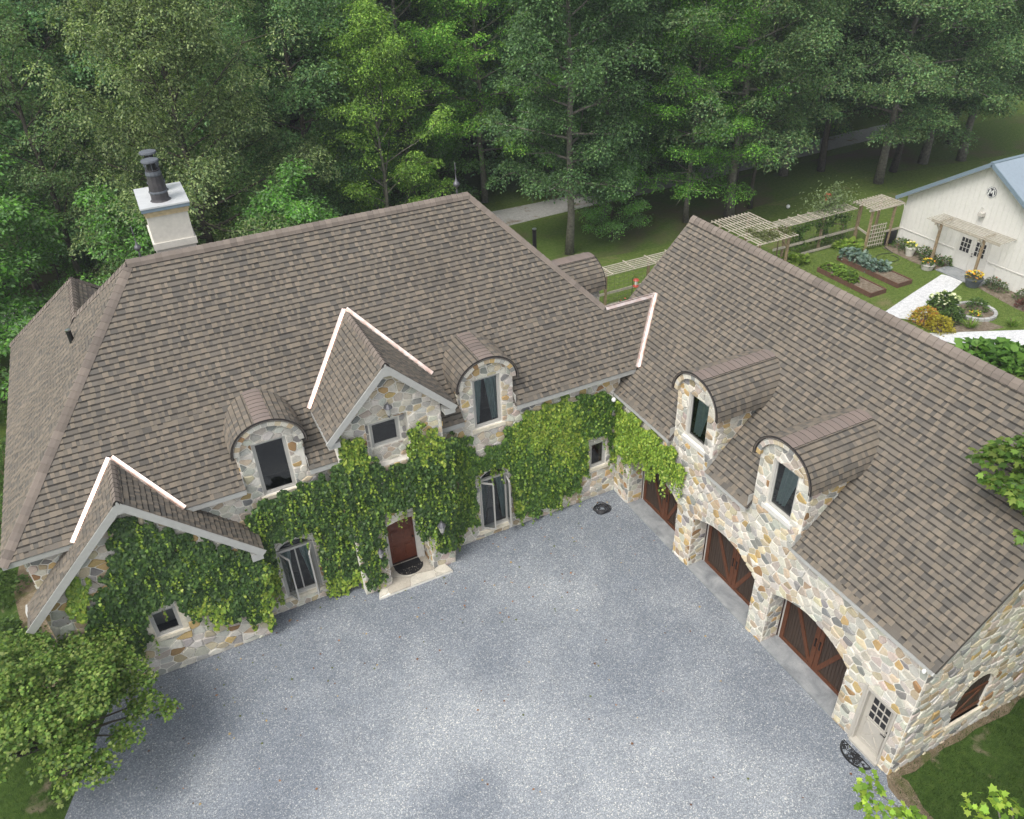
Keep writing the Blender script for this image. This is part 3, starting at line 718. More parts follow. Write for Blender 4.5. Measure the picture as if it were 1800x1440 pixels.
# ================= roofs
SHING = []           # (pixel size, part, MB)
EXP = 0.165
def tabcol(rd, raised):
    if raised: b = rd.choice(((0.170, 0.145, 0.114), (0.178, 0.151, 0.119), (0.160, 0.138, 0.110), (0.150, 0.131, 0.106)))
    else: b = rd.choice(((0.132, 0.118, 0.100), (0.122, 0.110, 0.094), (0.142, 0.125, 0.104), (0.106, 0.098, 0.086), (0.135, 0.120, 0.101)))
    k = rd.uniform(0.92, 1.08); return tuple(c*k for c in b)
def shingles(part, O, U, V, N, polys, cuts=(), seed=1, vis=1.0, expo=EXP):
    O, U, V, N = (np.array(q, float) for q in (O, U, V, N)); rd = random.Random(seed)
    P = lambda u, v, h: O+U*u+V*v+N*h
    for poly in polys:
        poly = ccw(poly); hp = halfplanes(poly); vmin = min(v for _, v in poly); vmax = max(v for _, v in poly)
        umin = min(u for u, _ in poly); umax = max(u for u, _ in poly)
        for r in range(int(math.floor(vmin/expo+1e-6)), int(math.ceil(vmax/expo-1e-6))):
            v0 = r*expo; v1 = v0+expo; u = umin-rd.uniform(0, 0.3); raised = rd.random() < 0.5
            while u < umax:
                w = rd.choice((0.07, 0.08, 0.10, 0.12, 0.15)) if raised else rd.choice((0.09, 0.12, 0.15, 0.19, 0.24))
                a, b = u, u+w; u = b; rs = raised; raised = not raised if rd.random() < 0.8 else raised
                if b < umin: continue
                skip = False
                for (c0, c1, d0, d1) in cuts:
                    if v0+expo/2 > d0 and v0+expo/2 < d1 and b > c0 and a < c1:
                        if a < c0: b = c0
                        elif b > c1: a = c1
                        else: skip = True
                if skip or b-a < 0.02: continue
                jl = rd.uniform(-0.006, 0.006)
                q = [(a, v0+jl), (b, v0+jl), (b, v1), (a, v1)]
                whole = all(A*x+B*y <= C+1e-6 for x, y in q for A, B, C in hp)
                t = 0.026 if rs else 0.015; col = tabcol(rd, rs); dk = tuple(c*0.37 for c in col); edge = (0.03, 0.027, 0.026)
                H = lambda v: 0.002+t*max(0.0, (v1-v)/expo)
                mb = MB()
                if whole:
                    vb = v1-expo*(0.20 if rs else 0.28)
                    A0, B0, B1, A1 = P(a, v0+jl, H(v0)), P(b, v0+jl, H(v0)), P(b, vb, H(vb)), P(a, vb, H(vb))
                    A2, B2 = P(a, v1, H(v1)), P(b, v1, H(v1)); A3, B3 = P(a, v0+jl, -0.01), P(b, v0+jl, -0.01)
                    mb.v = [tuple(x) for x in (A0, B0, B1, A1, B2, A2, A3, B3)]
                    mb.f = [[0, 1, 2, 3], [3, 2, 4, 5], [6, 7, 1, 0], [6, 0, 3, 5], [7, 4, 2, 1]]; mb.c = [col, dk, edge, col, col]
                else:
                    q = clippoly(q, hp)
                    if len(q) < 3 or area(q) < 0.0012: continue
                    mb.face([P(x, y, H(y)) for x, y in q], col)
                    for i in range(len(q)):
                        (x0, y0), (x1, y1) = q[i], q[(i+1) % len(q)]
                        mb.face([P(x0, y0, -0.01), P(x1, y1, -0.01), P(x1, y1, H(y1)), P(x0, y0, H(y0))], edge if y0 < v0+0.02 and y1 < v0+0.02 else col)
                ctr = P((a+b)/2, v0+expo/2, 0); vd = CAM-ctr; L = np.linalg.norm(vd); px = proj(ctr)
                size = (b-a)*expo*max(0, (vd/L)@N)/L**2*vis if whole and 4 < px[0] < 1700 and 4 < px[1] < 1436 else 0
                SHING.append((size, part, mb))
def slab(name, pts, th, mat='roof_deck', parent=None):
    """thin solid below a planar polygon (pts ccw seen from outside)"""
    pts = [np.array(p, float) for p in pts]; n = np.cross(pts[1]-pts[0], pts[2]-pts[0]); n /= np.linalg.norm(n)
    mb = MB(); lo = [p-n*th for p in pts]; k = len(pts)
    mb.v = [tuple(p) for p in pts+lo]; mb.f = [list(range(k)), [k+i for i in reversed(range(k))]]+[[k+i, k+(i+1) % k, (i+1) % k, i] for i in range(k)]; mb.c = [(1, 1, 1)]*len(mb.f)
    return mb
def cap_run(part, a, b, na, nb, w=0.16, step=0.19, seed=1, lift=0.03, vent=0.03):
    """overlapping ridge cap shingles from a to b; na, nb = normals of both roof planes"""
    a, b, na, nb = (np.array(q, float) for q in (a, b, na, nb)); d = b-a; L = np.linalg.norm(d); d /= L; rd = random.Random(seed)
    wa = np.cross(na, d); wa = wa/np.linalg.norm(wa); wb = np.cross(d, nb); wb = wb/np.linalg.norm(wb)
    if wa@nb > 0: wa = -wa
    if wb@na > 0: wb = -wb
    up = na+nb; up = up/np.linalg.norm(up)
    n = max(1, int(L/step)); st = L/n
    for i in range(n):
        p0 = a+d*(i*st-0.03); p1 = a+d*((i+1)*st); h0, h1 = lift+0.020, lift+0.004
        k = rd.uniform(0.88, 1.16); col = tuple(c*k for c in rd.choice(((0.172, 0.146, 0.124), (0.160, 0.136, 0.117), (0.184, 0.155, 0.131)))); mb = MB()
        def prof(p, h):
            return [p+wa*w+na*(h*0.5+0.004), p+wa*w*0.45+na*(h+0.004)+up*0.008, p+up*(h+0.022), p+wb*w*0.45+nb*(h+0.004)+up*0.008, p+wb*w+nb*(h*0.5+0.004)]
        A, B = prof(p0, h0), prof(p1, h1); Z = [q-up*0.03 for q in A]
        for j in range(4): mb.face([A[j], A[j+1], B[j+1], B[j]], col)
        for j in range(4): mb.face([Z[j], Z[j+1], A[j+1], A[j]], (0.035, 0.03, 0.028))
        mb.face([A[0]-na*vent, A[0], B[0], B[0]-na*vent], (0.012, 0.011, 0.011)); mb.face([B[4]-nb*vent, B[4], A[4], A[4]-nb*vent], (0.012, 0.011, 0.011))
        obj('ridge_cap', mb, 'shingle', part, colors=True)
cm, sm = (YR-YE)/math.hypot(YR-YE, ZR-ZE), (ZR-ZE)/math.hypot(YR-YE, ZR-ZE)
LS = math.hypot(YR-YE, ZR-ZE)
NS, NW_, NE_, NN = (0, -sm, cm), (-sm, 0, cm), (sm, 0, cm), (0, sm, cm)
SCN = 14*EXP; ZC = ZE+SCN*sm; YC = YE+SCN*cm
XEE = XRR+(YR-YE)
xhip = lambda s: XRR+(LS-s)*cm
cg, sg = (XGR-XGE)/math.hypot(XGR-XGE, ZGR-ZGE), (ZGR-ZGE)/math.hypot(XGR-XGE, ZGR-ZGE)
LG = math.hypot(XGR-XGE, ZGR-ZGE)
xg = lambda z: XGE+(z-ZGE)*cg/sg                                     # garage roof x at height z
XRW, ZRW, YRW0, YRW1 = -15.77, ZE+(-15.77-XL)/KM, 19.58, 22.70       # rear-west ridge
YWE = YRW1+(XRW-XL)
SCUT = 9*EXP; mp_ = lambda x, s: (x, YE+s*cm, ZE+s*sm); mb = MB()
gaps = [(DORM_M[0]-HW, DORM_M[0]+HW), (PX0, PX1), (DORM_M[1]-HW, DORM_M[1]+HW)]; xx = XL
for g0, g1 in gaps+[(None, None)]:
    last = g0 is None; x1 = xg(ZE) if last else g0
    mb.add(slab('', [mp_(xx, 0), mp_(x1, 0), mp_(xg(ZE+SCUT*sm) if last else x1, SCUT), mp_(XL+SCUT*cm if xx == XL else xx, SCUT)], 0.10)); xx = g1
mb.add(slab('', [mp_(XL+SCUT*cm, SCUT), mp_(xg(ZE+SCUT*sm), SCUT), (xg(ZC), YC, ZC), (xhip(SCN), YC, ZC), (XRR, YR, ZR), (XRL, YR, ZR)], 0.10))
mb.add(slab('', [(XL, YWE, ZE), (XL, YE, ZE), (XRL, YR, ZR), (XRW, YRW0, ZRW), (XRW, YRW1, ZRW)], 0.10))
mb.add(slab('', [(XEE, YC+0.3, ZE+(0)), (XEE, 2*YR-YE, ZE), (XRR, YR, ZR), (xhip(SCN), YC, ZC)], 0.10))
mb.add(slab('', [(XEE, 2*YR-YE, ZE), (XRL, 2*YR-YE, ZE), (XRW, YRW0, ZRW), (XRL, YR, ZR), (XRR, YR, ZR)], 0.10))
mb.add(slab('', [(xhip(SCN), YC, ZC), (xg(ZC), YC, ZC), (xg(ZC)-1.2, YC+1.6, ZC-1.6), (xhip(SCN)+1.1, YC+1.6, ZC-1.6)], 0.08))
mb.add(slab('', [(XRW, YRW1, ZRW), (XRW, YRW0, ZRW), (XRL+1, 22.6, ZRW-3), (XRL+0.6, YWE, ZE)], 0.06))
mb.add(slab('', [(XRW, YRW1, ZRW), (-12.78, YWE, ZE), (XL, YWE, ZE)], 0.06))
main_roof = obj('main_roof', mb, 'roof_deck', house)
cuts = [(c-HW-0.02, c+HW+0.02, -1, 1.25) for c in DORM_M]+[(PX0, PX1, -1, 1.4)]
shingles(main_roof, (0, YE, ZE), (1, 0, 0), (0, cm, sm), NS,
         [[(XL, 0), (xg(ZE)-0.06, 0), (xg(ZC)-0.06, SCN), (XL+SCN*cm, SCN)], [(XL+SCN*cm, SCN), (xhip(SCN), SCN), (XRR, LS), (XRL, LS)]], cuts, seed=5)
sW = (ZRW-ZE)/sm
shingles(main_roof, (XL, 0, ZE), (0, -1, 0), (cm, 0, sm), NW_, [[(-YRW0, 0), (-YE, 0), (-YR, LS), (-YRW0, sW)], [(-YWE, 0), (-YRW0, 0), (-YRW0, sW), (-YRW1, sW)]], (), seed=6)
shingles(main_roof, (XRW, 0, ZRW), (0, 1, 0), (-cm, 0, sm), NE_, [[(YRW0+0.4, -1.2), (YRW1+0.3, -1.2), (YRW1, 0), (YRW0, 0)]], (), seed=8, vis=0)
cap_run(main_roof, (XRL, YR, ZR), (XRR, YR, ZR), NS, NN, seed=1, lift=0.07, vent=0.075, w=0.18)
cap_run(main_roof, (XL, YE, ZE), (XRL, YR, ZR), NW_, NS, w=0.19, step=0.23, seed=2)
cap_run(main_roof, (XRR, YR, ZR), (xhip(SCN), YC, ZC), NS, NE_, seed=3, step=0.21)
cap_run(main_roof, (XRL, YR, ZR), (XRW, YRW0, ZRW), NW_, NN, seed=4, step=0.23)
cap_run(main_roof, (XRW, YRW0-0.15, ZRW), (XRW, YRW1, ZRW), NW_, NE_, w=0.2, seed=5, step=0.23)
cap_run(main_roof, (XRW, YRW1, ZRW), (XL, YWE, ZE), NW_, NN, seed=6, step=0.23)
cap_run(main_roof, (XRW, YRW1, ZRW), (-14.4, YWE-1.6, ZE+1.6), NN, NE_, seed=7, step=0.23)
# garage roof
mb = slab('', [(XGE, YGB, ZGE), (XGE, DORM_G[0]+HW, ZGE), (XGE+.6, DORM_G[0]+HW, ZGE+.6*sg/cg), (XGE+.6, DORM_G[0]-HW, ZGE+.6*sg/cg), (XGE, DORM_G[0]-HW, ZGE),
               (XGE, DORM_G[1]+HW, ZGE), (XGE+.6, DORM_G[1]+HW, ZGE+.6*sg/cg), (XGE+.6, DORM_G[1]-HW, ZGE+.6*sg/cg), (XGE, DORM_G[1]-HW, ZGE), (XGE, YGF, ZGE), (XGR, YGF, ZGR), (XGR, YGB, ZGR)], 0.10)
mb.add(slab('', [(GX2-XGE, YGF, ZGE), (GX2-XGE, YGB, ZGE), (XGR, YGB, ZGR), (XGR, YGF, ZGR)], 0.10))
garage_roof = obj('garage_roof', mb, 'roof_deck', house)
gcuts = [(-c-HW-0.02, -c+HW+0.02, -1, 0.9) for c in DORM_G]
shingles(garage_roof, (XGE, 0, ZGE), (0, -1, 0), (cg, 0, sg), (-sg, 0, cg), [[(-YGB, 0), (-YGF, 0), (-YGF, LG), (-YGB, LG)]], gcuts, seed=9)
cap_run(garage_roof, (XGR, YGF, ZGR), (XGR, YGB, ZGR), (-sg, 0, cg), (sg, 0, cg), w=0.20, step=0.235, seed=8, lift=0.06, vent=0.065)
# wing roof
XWE, XWF = -18.69, 2*XWP+18.69; ZWE = 3.66; YWF = 11.93
cw = sw = math.sqrt(0.5)
zwl = lambda x: ZWP-abs(x-XWP)*(ZWP-ZWE)/(XWP-XWE)
cw, sw = (XWP-XWE)/math.hypot(XWP-XWE, ZWP-ZWE), (ZWP-ZWE)/math.hypot(XWP-XWE, ZWP-ZWE)
LW = math.hypot(XWP-XWE, ZWP-ZWE); sE = (ZE-ZWE)/sw
YV = ym(ZWP)
mb = slab('', [(XWE, YM, ZWE), (XWE, YWF, ZWE), (XWP, YWF, ZWP), (XWP, YV, ZWP), (XWP-(ZWP-ZE)*cw/sw, YE, ZE), (XWP-(ZWP-ZE)*cw/sw, YM, ZE)], 0.04)
mb.add(slab('', [(XWF, YWF, ZWE), (XWF, YM, ZWE), (XWP+(ZWP-ZE)*cw/sw, YM, ZE), (XWP+(ZWP-ZE)*cw/sw, YE, ZE), (XWP, YV, ZWP), (XWP, YWF, ZWP)], 0.04))
wing_roof = obj('wing_roof', mb, 'roof_deck', house)
shingles(wing_roof, (XWE, 0, ZWE), (0, -1, 0), (cw, 0, sw), (-sw, 0, cw), [[(-YM, 0), (-YWF, 0), (-YWF, sE), (-YM, sE)], [(-YE, sE), (-YWF, sE), (-YWF, LW), (-YV, LW)]], (), seed=12)
shingles(wing_roof, (XWF, 0, ZWE), (0, 1, 0), (-cw, 0, sw), (sw, 0, cw), [[(YWF, 0), (YM, 0), (YM, sE), (YWF, sE)], [(YWF, sE), (YE, sE), (YV, LW), (YWF, LW)]], (), seed=13)
cap_run(wing_roof, (XWP, YWF, ZWP), (XWP, YV-0.15, ZWP), (-sw, 0, cw), (sw, 0, cw), w=0.14, seed=9)
# portal roof
PXE, PXF = -10.22, -6.38; YPF = 11.97
cp, sp = (XPP-PXE)/math.hypot(XPP-PXE, ZPP-PZE), (ZPP-PZE)/math.hypot(XPP-PXE, ZPP-PZE); LP = math.hypot(XPP-PXE, ZPP-PZE)
YV0, YV1 = ym(PZE), ym(ZPP)
mb = slab('', [(PXE, YV0, PZE), (PXE, YPF, PZE), (XPP, YPF, ZPP), (XPP, YV1, ZPP)], 0.04)
mb.add(slab('', [(PXF, YPF, PZE), (PXF, YV0, PZE), (XPP, YV1, ZPP), (XPP, YPF, ZPP)], 0.04))
portal_roof = obj('portal_roof', mb, 'roof_deck', house)
shingles(portal_roof, (PXE, 0, PZE), (0, -1, 0), (cp, 0, sp), (-sp, 0, cp), [[(-YV0, 0), (-YPF, 0), (-YPF, LP), (-YV1, LP)]], (), seed=14)
shingles(portal_roof, (PXF, 0, PZE), (0, 1, 0), (-cp, 0, sp), (sp, 0, cp), [[(YPF, 0), (YV0, 0), (YV1, LP), (YPF, LP)]], (), seed=15)
cap_run(portal_roof, (XPP, YPF, ZPP), (XPP, YV1-0.3, ZPP), (-sp, 0, cp), (sp, 0, cp), w=0.14, seed=10)

# ---- fascia boards, rakes, soffits
def fascia(a, b, h=0.16, t=0.03, mat='fascia', drop=0.02, out=(0, 0, 0)):
    a = Vector(a)+Vector(out)-Vector((0, 0, drop+h/2)); b = Vector(b)+Vector(out)-Vector((0, 0, drop+h/2))
    return obj('fascia', MB().bar(a, b, t, h), mat, house)
ex = [XL]+[x for c in DORM_M for x in (c-HW-0.02, c+HW+0.02)]; 
segs = [(XL, -17.05), (-14.3, DORM_M[0]-HW-.02), (DORM_M[0]+HW+.02, PX0-.02), (PX1+.02, DORM_M[1]-HW-.02), (DORM_M[1]+HW+.02, xg(ZE)-.12)]
for a, b in segs:
    fascia((a, YE, ZE), (b, YE, ZE), out=(0, 0.02, 0))
    obj('soffit', MB().box(a, b, YE+0.03, YM+0.02, ZE-0.16, ZE-0.13), 'soffit', house)
fascia((XL, YE, ZE), (XL, YWE, ZE), out=(0.02, 0, 0))
gs = [(YGF, DORM_G[1]-HW-.02), (DORM_G[1]+HW+.02, DORM_G[0]-HW-.02), (DORM_G[0]+HW+.02, YM+0.3)]
for a, b in gs:
    fascia((XGE, a, ZGE), (XGE, b, ZGE), h=0.12, out=(0.02, 0, 0))
    obj('soffit', MB().box(XGE+0.03, 0.02, a, b, ZGE-0.13, ZGE-0.10), 'soffit', house)
fascia((XGE, YGF+.02, ZGE-.03), (XGR, YGF+.02, ZGR-.03), h=0.14); fascia((XGR, YGF+.02, ZGR-.03), (GX2-XGE, YGF+.02, ZGE-.03), h=0.14)
for (x0, x1, zz) in ((XWE, XWP, 1), (XWF, XWP, 1)):
    fascia((x0, YWF-.012, ZWE-.045), (x1, YWF-.012, ZWP-.045), h=0.21, drop=0.0)
    obj('soffit', MB().bar((x0*.985+x1*.015, (YWF+YW)/2+.03, ZWE-.20), (x1, (YWF+YW)/2+.03, ZWP-.16), 0.24, 0.02), 'soffit', house)
    fascia((x0, YWF, ZWE), (x0, YM-.05, ZWE), h=0.14)
fascia_ret = MB().box(-12.98, -12.66, YWF+.01, YW-.02, ZWE-.36, ZWE-.12); obj('fascia', fascia_ret, 'fascia', house)
for x0 in (PXE, PXF):
    fascia((x0, YPF-.012, PZE-.045), (XPP, YPF-.012, ZPP-.045), h=0.19, drop=0.0)
    obj('soffit', MB().bar((x0, (YPF+YP)/2+.03, PZE-.18), (XPP, (YPF+YP)/2+.03, ZPP-.15), 0.28, 0.02), 'soffit', house)
    fascia((x0, YPF, PZE), (x0, YV0-.1, PZE), h=0.16)
    s = 1 if x0 > XPP else -1
    obj('fascia', MB().box(min(x0, x0-s*.34), max(x0, x0-s*.34), YPF+.01, YP-.02, PZE-.30, PZE-.12), 'fascia', house)

for (x_, y_, z_) in ((XWP, YWF-.014, ZWP), (XPP, YPF-.014, ZPP)):
    mb = MB(); mb.hexa([(x_-.13, y_-.016, z_-.38), (x_+.13, y_-.016, z_-.38), (x_+.13, y_+.014, z_-.38), (x_-.13, y_+.014, z_-.38), (x_-.02, y_-.016, z_+.0), (x_+.02, y_-.016, z_+.0), (x_+.02, y_+.014, z_+.0), (x_-.02, y_+.014, z_+.0)]); obj('fascia', mb, 'fascia', house)
# ---- barrel roofs of the dormers
AO, BO = HW+0.14, RISE+0.13
def barrel(org, ax, rt, limit, seed, vis=1.0):
    """org: point on the front edge at the spring line centre; ax: axis pointing back; rt: right; limit(z)->length along ax"""
    org, ax, rt = (np.array(q, float) for q in (org, ax, rt)); up = np.array((0, 0, 1.0)); rd = random.Random(seed)
    E_ = lambda t, k=0.0: org+rt*((AO+k)*math.cos(t))+up*((BO+k)*math.sin(t))
    part = MB(); TT = np.linspace(-0.06, math.pi+0.06, 25)
    for t0, t1 in zip(TT, TT[1:]):
        l0, l1 = limit(org[2]+BO*math.sin(t0))+.12, limit(org[2]+BO*math.sin(t1))+.12
        part.face([E_(t0), E_(t0)+ax*l0, E_(t1)+ax*l1, E_(t1)]); part.face([E_(t0, -.06), E_(t1, -.06), E_(t1, -.06)+ax*l1, E_(t0, -.06)+ax*l0])
        part.face([E_(t0, -.03), E_(t0), E_(t1), E_(t1, -.03)])
    for t in (TT[0], TT[-1]):
        l = limit(org[2]); part.face([E_(t, -.06), E_(t, -.06)+ax*l, E_(t)+ax*l, E_(t)])
    roof = obj('dormer_roof', part, 'roof_deck', house)
    # black drip edge along the front
    e = MB()
    for t0, t1 in zip(TT, TT[1:]):
        a, b = E_(t0, .026)-ax*.012, E_(t1, .026)-ax*.012; c, d = E_(t0, .010)-ax*.012, E_(t1, .010)-ax*.012
        e.face([c, a, b, d]); e.face([a, a+ax*.03, b+ax*.03, b])
    obj('drip_edge', e, 'black_edge', roof)
    # courses round the arc
    arcs = []
    t = -0.06; TC = math.pi/2-0.20
    while t < TC:
        dl = math.hypot(AO*math.sin(t), BO*math.cos(t)); t2 = min(TC, t+EXP/max(dl, .5)); arcs.append((t, t2)); t = t2
    for (t0, t1) in arcs:
        for mir in (0, 1):
            u = -rd.uniform(0, .2); raised = rd.random() < .5
            L0 = limit(org[2]+BO*math.sin((t0+t1)/2))+0.05
            while u < L0:
                wd = rd.choice((.10, .13, .16, .21)); a, b = max(0, u), min(u+wd, L0); u += wd; rs = raised; raised = not raised if rd.random() < .8 else raised
                if b-a < .02: continue
                h = .026 if rs else .016; col = tabcol(rd, rs); dk = tuple(c*.42 for c in col); tm = t1-(t1-t0)*.22; mb = MB()
                f = (lambda t: math.pi-t) if mir else (lambda t: t)
                p = [E_(f(t0), h)+ax*a, E_(f(t0), h)+ax*b, E_(f(tm), .006)+ax*b, E_(f(tm), .006)+ax*a, E_(f(t1), .003)+ax*b, E_(f(t1), .003)+ax*a, E_(f(t0), -.01)+ax*a, E_(f(t0), -.01)+ax*b]
                mb.v = [tuple(x) for x in p]; F = [[0, 1, 2, 3], [3, 2, 4, 5], [6, 7, 1, 0], [6, 0, 3], [7, 2, 1]]
                mb.f = [list(reversed(x)) for x in F] if not mir else F
                mb.c = [col, dk, (.03, .027, .026), col, col]
                SHING.append((0.0, roof, mb))
    # wide caps over the crown
    L0 = limit(org[2]+BO)+.05; n = int(L0/.2); st = L0/n
    for i in range(n):
        k = rd.uniform(.92, 1.08); col = tuple(c*k for c in rd.choice(((.180, .147, .128), (.192, .155, .135), (.168, .139, .123)))); mb = MB()
        ts = np.linspace(TC-.02, math.pi-TC+.02, 6); a, b = i*st-(.02 if i else 0), (i+1)*st
        for q0, q1 in zip(ts, ts[1:]):
            mb.face([E_(q0, .034)+ax*a, E_(q0, .022)+ax*b, E_(q1, .022)+ax*b, E_(q1, .034)+ax*a], col)
            mb.face([E_(q0, .0)+ax*a, E_(q0, .034)+ax*a, E_(q1, .034)+ax*a, E_(q1, .0)+ax*a], (.03, .027, .026))
        for q in (ts[0], ts[-1]): mb.face([E_(q, -.01)+ax*a, E_(q, -.01)+ax*b, E_(q, .022)+ax*b, E_(q, .034)+ax*a], (.03, .027, .026))
        obj('ridge_cap', mb, 'shingle', roof, colors=True)
    # ring of thin stones under the roof edge
    n = 15
    for i in range(n):
        a, b = math.pi*(i+.06)/n, math.pi*(i+.94)/n; col = STONE_COLS[rd.choices(range(len(STONE_COLS)), SCW)[0]][0]; mb = MB()
        q = []
        for dd in (0.02, .13):
            for t_, k_ in ((a, -.21), (b, -.21), (b, -.062), (a, -.062)): q.append(E_(t_, k_)+ax*dd)
        mb.hexa([q[4], q[5], q[6], q[7], q[0], q[1], q[2], q[3]], col); mb.f = [list(reversed(f)) for f in mb.f]
        obj('arch_stone', mb, 'stone', roof, colors=True)
    r = MB()
    for t0, t1 in zip(np.linspace(0, math.pi, 19), np.linspace(0, math.pi, 19)[1:]):
        A = [E_(t0, -.205)+ax*.03, E_(t1, -.205)+ax*.03, E_(t1, -.05)+ax*.03, E_(t0, -.05)+ax*.03]; r.face(A); r.face([A[0], A[0]+ax*.12, A[1]+ax*.12, A[1]])
    obj('arch_mortar', r, 'mortar', roof)
    return roof
for i, c in enumerate(DORM_M): barrel((c, YM-0.15, ZSP), (0, 1, 0), (1, 0, 0), lambda z: ym(z)-YM+0.15, 61+i)
for i, c in enumerate(DORM_G): barrel((-0.15, c, ZSP), (1, 0, 0), (0, -1, 0), lambda z: xg(z)+0.15, 71+i)
barrel((1.72, YR, ZSP+.05), (-1, 0, 0), (0, 1, 0), lambda z: 1.72-(XRR+(ZR-z)*KM), 81)
mb = MB(); mb.face([(1.54, YR-HW, 5.2), (1.54, YR+HW, 5.2)]+[(1.54, YR+HW*math.cos(t), ZSP+RISE*math.sin(t)) for t in np.linspace(0, math.pi, 15)])
mb.face([(1.54, YR-HW, 5.0), (1.54, YR-HW, ZSP+.05), (0.6, YR-HW, ZSP+.05), (0.7, YR-HW, 5.0)])
east_front = obj('dormer_front', mb, 'mortar', house)
stonework(east_front, (0, YR-HW, 0), (1, 0, 0), (0, 0, 1), (0, -1, 0), (0.5, 1.54, 5.2, 6.4), lambda s_, h=halfplanes(rect(0.6, 1.54, 5.5, 6.38)): h, [], d=0.22, seed=83)

# ---- gather stones and shingles: the 300 that show largest are pieces of their own, the rest one part per wall or roof
def settle(items, single, rest_name, mat):
    items.sort(key=lambda t: -t[0]); rest = {}
    for i, (s, part, mb) in enumerate(items):
        if i < 300: obj(single, mb, mat, part, colors=True)
        else: rest.setdefault(part.name, (part, MB()))[1].add(mb)
    for part, mb in rest.values(): obj(rest_name, mb, mat, part, colors=True, kind='stuff')
settle(STONES, 'stone', 'stonework', 'stone')
settle(SHING, 'shingle', 'shingle_courses', 'shingle')

# ---- copper valley flashing
def flash2(a, b, na, ta, nb, tb, w=0.105):
    """na/nb normals, ta/tb points lying on each roof plane away from the valley line"""
    a, b = np.array(a, float), np.array(b, float); d = (b-a)/np.linalg.norm(b-a); mb = MB()
    for n, t in ((na, ta), (nb, tb)):
        n = np.array(n, float); s = np.array(t, float)-a; s = s-d*(s@d); s = s-n*(s@n); s /= np.linalg.norm(s); l = n*0.046
        q = [a+l, b+l, b+s*w+l, a+s*w+l]
        if np.cross(q[1]-q[0], q[2]-q[1])@n < 0: q = q[::-1]
        mb.face(q); e = [a+s*w+l, b+s*w+l, b+s*w, a+s*w]; mb.face(e)
    # small centre crimp
    up = np.array(na, float)+np.array(nb, float); up /= np.linalg.norm(up); mb.tube([a+up*.050, b+up*.050], .018, 6)
    return obj('valley_flashing', mb, 'copper', house)
VB = (XWP-(ZWP-ZE)*cw/sw, YE, ZE); VA = (XWP, YV, ZWP); VC = (XWP+(ZWP-ZE)*cw/sw, YE, ZE)
flash2(VB, VA, NS, (XL, YE+.5, ZE+.5/KM), (-sw, 0, cw), (XWP-1, YWF, ZWP-1.01))
flash2(VC, VA, NS, (-10, YE+.5, ZE+.5/KM), (sw, 0, cw), (XWP+1, YWF, ZWP-1.01))
PB, PA, PC = (PXE, YV0, PZE), (XPP, YV1, ZPP), (PXF, YV0, PZE)
flash2(PB, PA, NS, (-14, 14, ym(0)*0+ZE+(14-YE)/KM), (-sp, 0, cp), (XPP-1, YPF, ZPP-1.09))
flash2(PC, PA, NS, (-2, 14, ZE+(14-YE)/KM), (sp, 0, cp), (XPP+1, YPF, ZPP-1.09))
flash2((xg(ZE)-.02, YE, ZE), (xg(ZC)-.02, YC, ZC), NS, (-3, YE, ZE), (-sg, 0, cg), (xg(ZE+2), YE, ZE+2), w=0.115)
flash2((xhip(SCN), YC, ZC), (xg(ZC), YC, ZC), NS, (xhip(SCN)+.3, YE, ZE), (0, .7, .7), (xhip(SCN)+.5, YC+1, ZC-1), w=0.105)
# short step flashings beside the dormers
for c in DORM_G:
    for s in (-1, 1):
        y = c+s*(HW+0.01); obj('step_flashing', MB().box(-.16, .35, min(y, y+s*.012), max(y, y+s*.012), ZGE+.05, ZGE+.42), 'fascia', house)
for c in DORM_M:
    for s in (-1, 1):
        x = c+s*(HW+0.01); obj('step_flashing', MB().box(min(x, x+s*.012), max(x, x+s*.012), YE+.06, YM+.4, ZE+.02, ZE+.36), 'fascia', house)

# ---- windows. local frame: O bottom centre on the wall face, r right, n outward
class Fr:
    def __init__(s, O, r, n): s.O = np.array(O, float); s.r = np.array(r, float); s.n = np.array(n, float); s.u = np.array((0, 0, 1.0))
    def p(s, a, b, c): return s.O+s.r*a+s.u*b+s.n*c
    def box(s, mb, a0, a1, b0, b1, c0, c1, col=(1, 1, 1)):
        q = [s.p(a, b, c) for b in (b0, b1) for (a, c) in ((a0, c1), (a1, c1), (a1, c0), (a0, c0))]
        h = MB(); h.hexa([q[0], q[1], q[2], q[3], q[4], q[5], q[6], q[7]], col)
        v = np.array(h.v); 
        if np.linalg.det(np.stack([s.r, -s.n, s.u])) < 0: h.f = [list(reversed(f)) for f in h.f]
        return mb.add(h)
def curtains(f, parent, w, h, depth, spec):
    for (x0, x1, xb0, xb1, b0) in spec:
        mb = MB(); n = 16; rows = 6; P = []
        for j in range(rows+1):
            t = j/rows; row = []
            for i in range(n+1):
                k = i/n; a = (x0+(x1-x0)*k)*t+(xb0+(xb1-xb0)*k)*(1-t); row.append(f.p(a, b0+(h-b0)*t, -depth+0.03*math.sin(k*19+j*.3)))
            P.append(row)
        for j in range(rows):
            for i in range(n): mb.face([P[j][i], P[j][i+1], P[j+1][i+1], P[j+1][i]])
        obj('curtain', mb, 'curtain', parent, smooth=True)
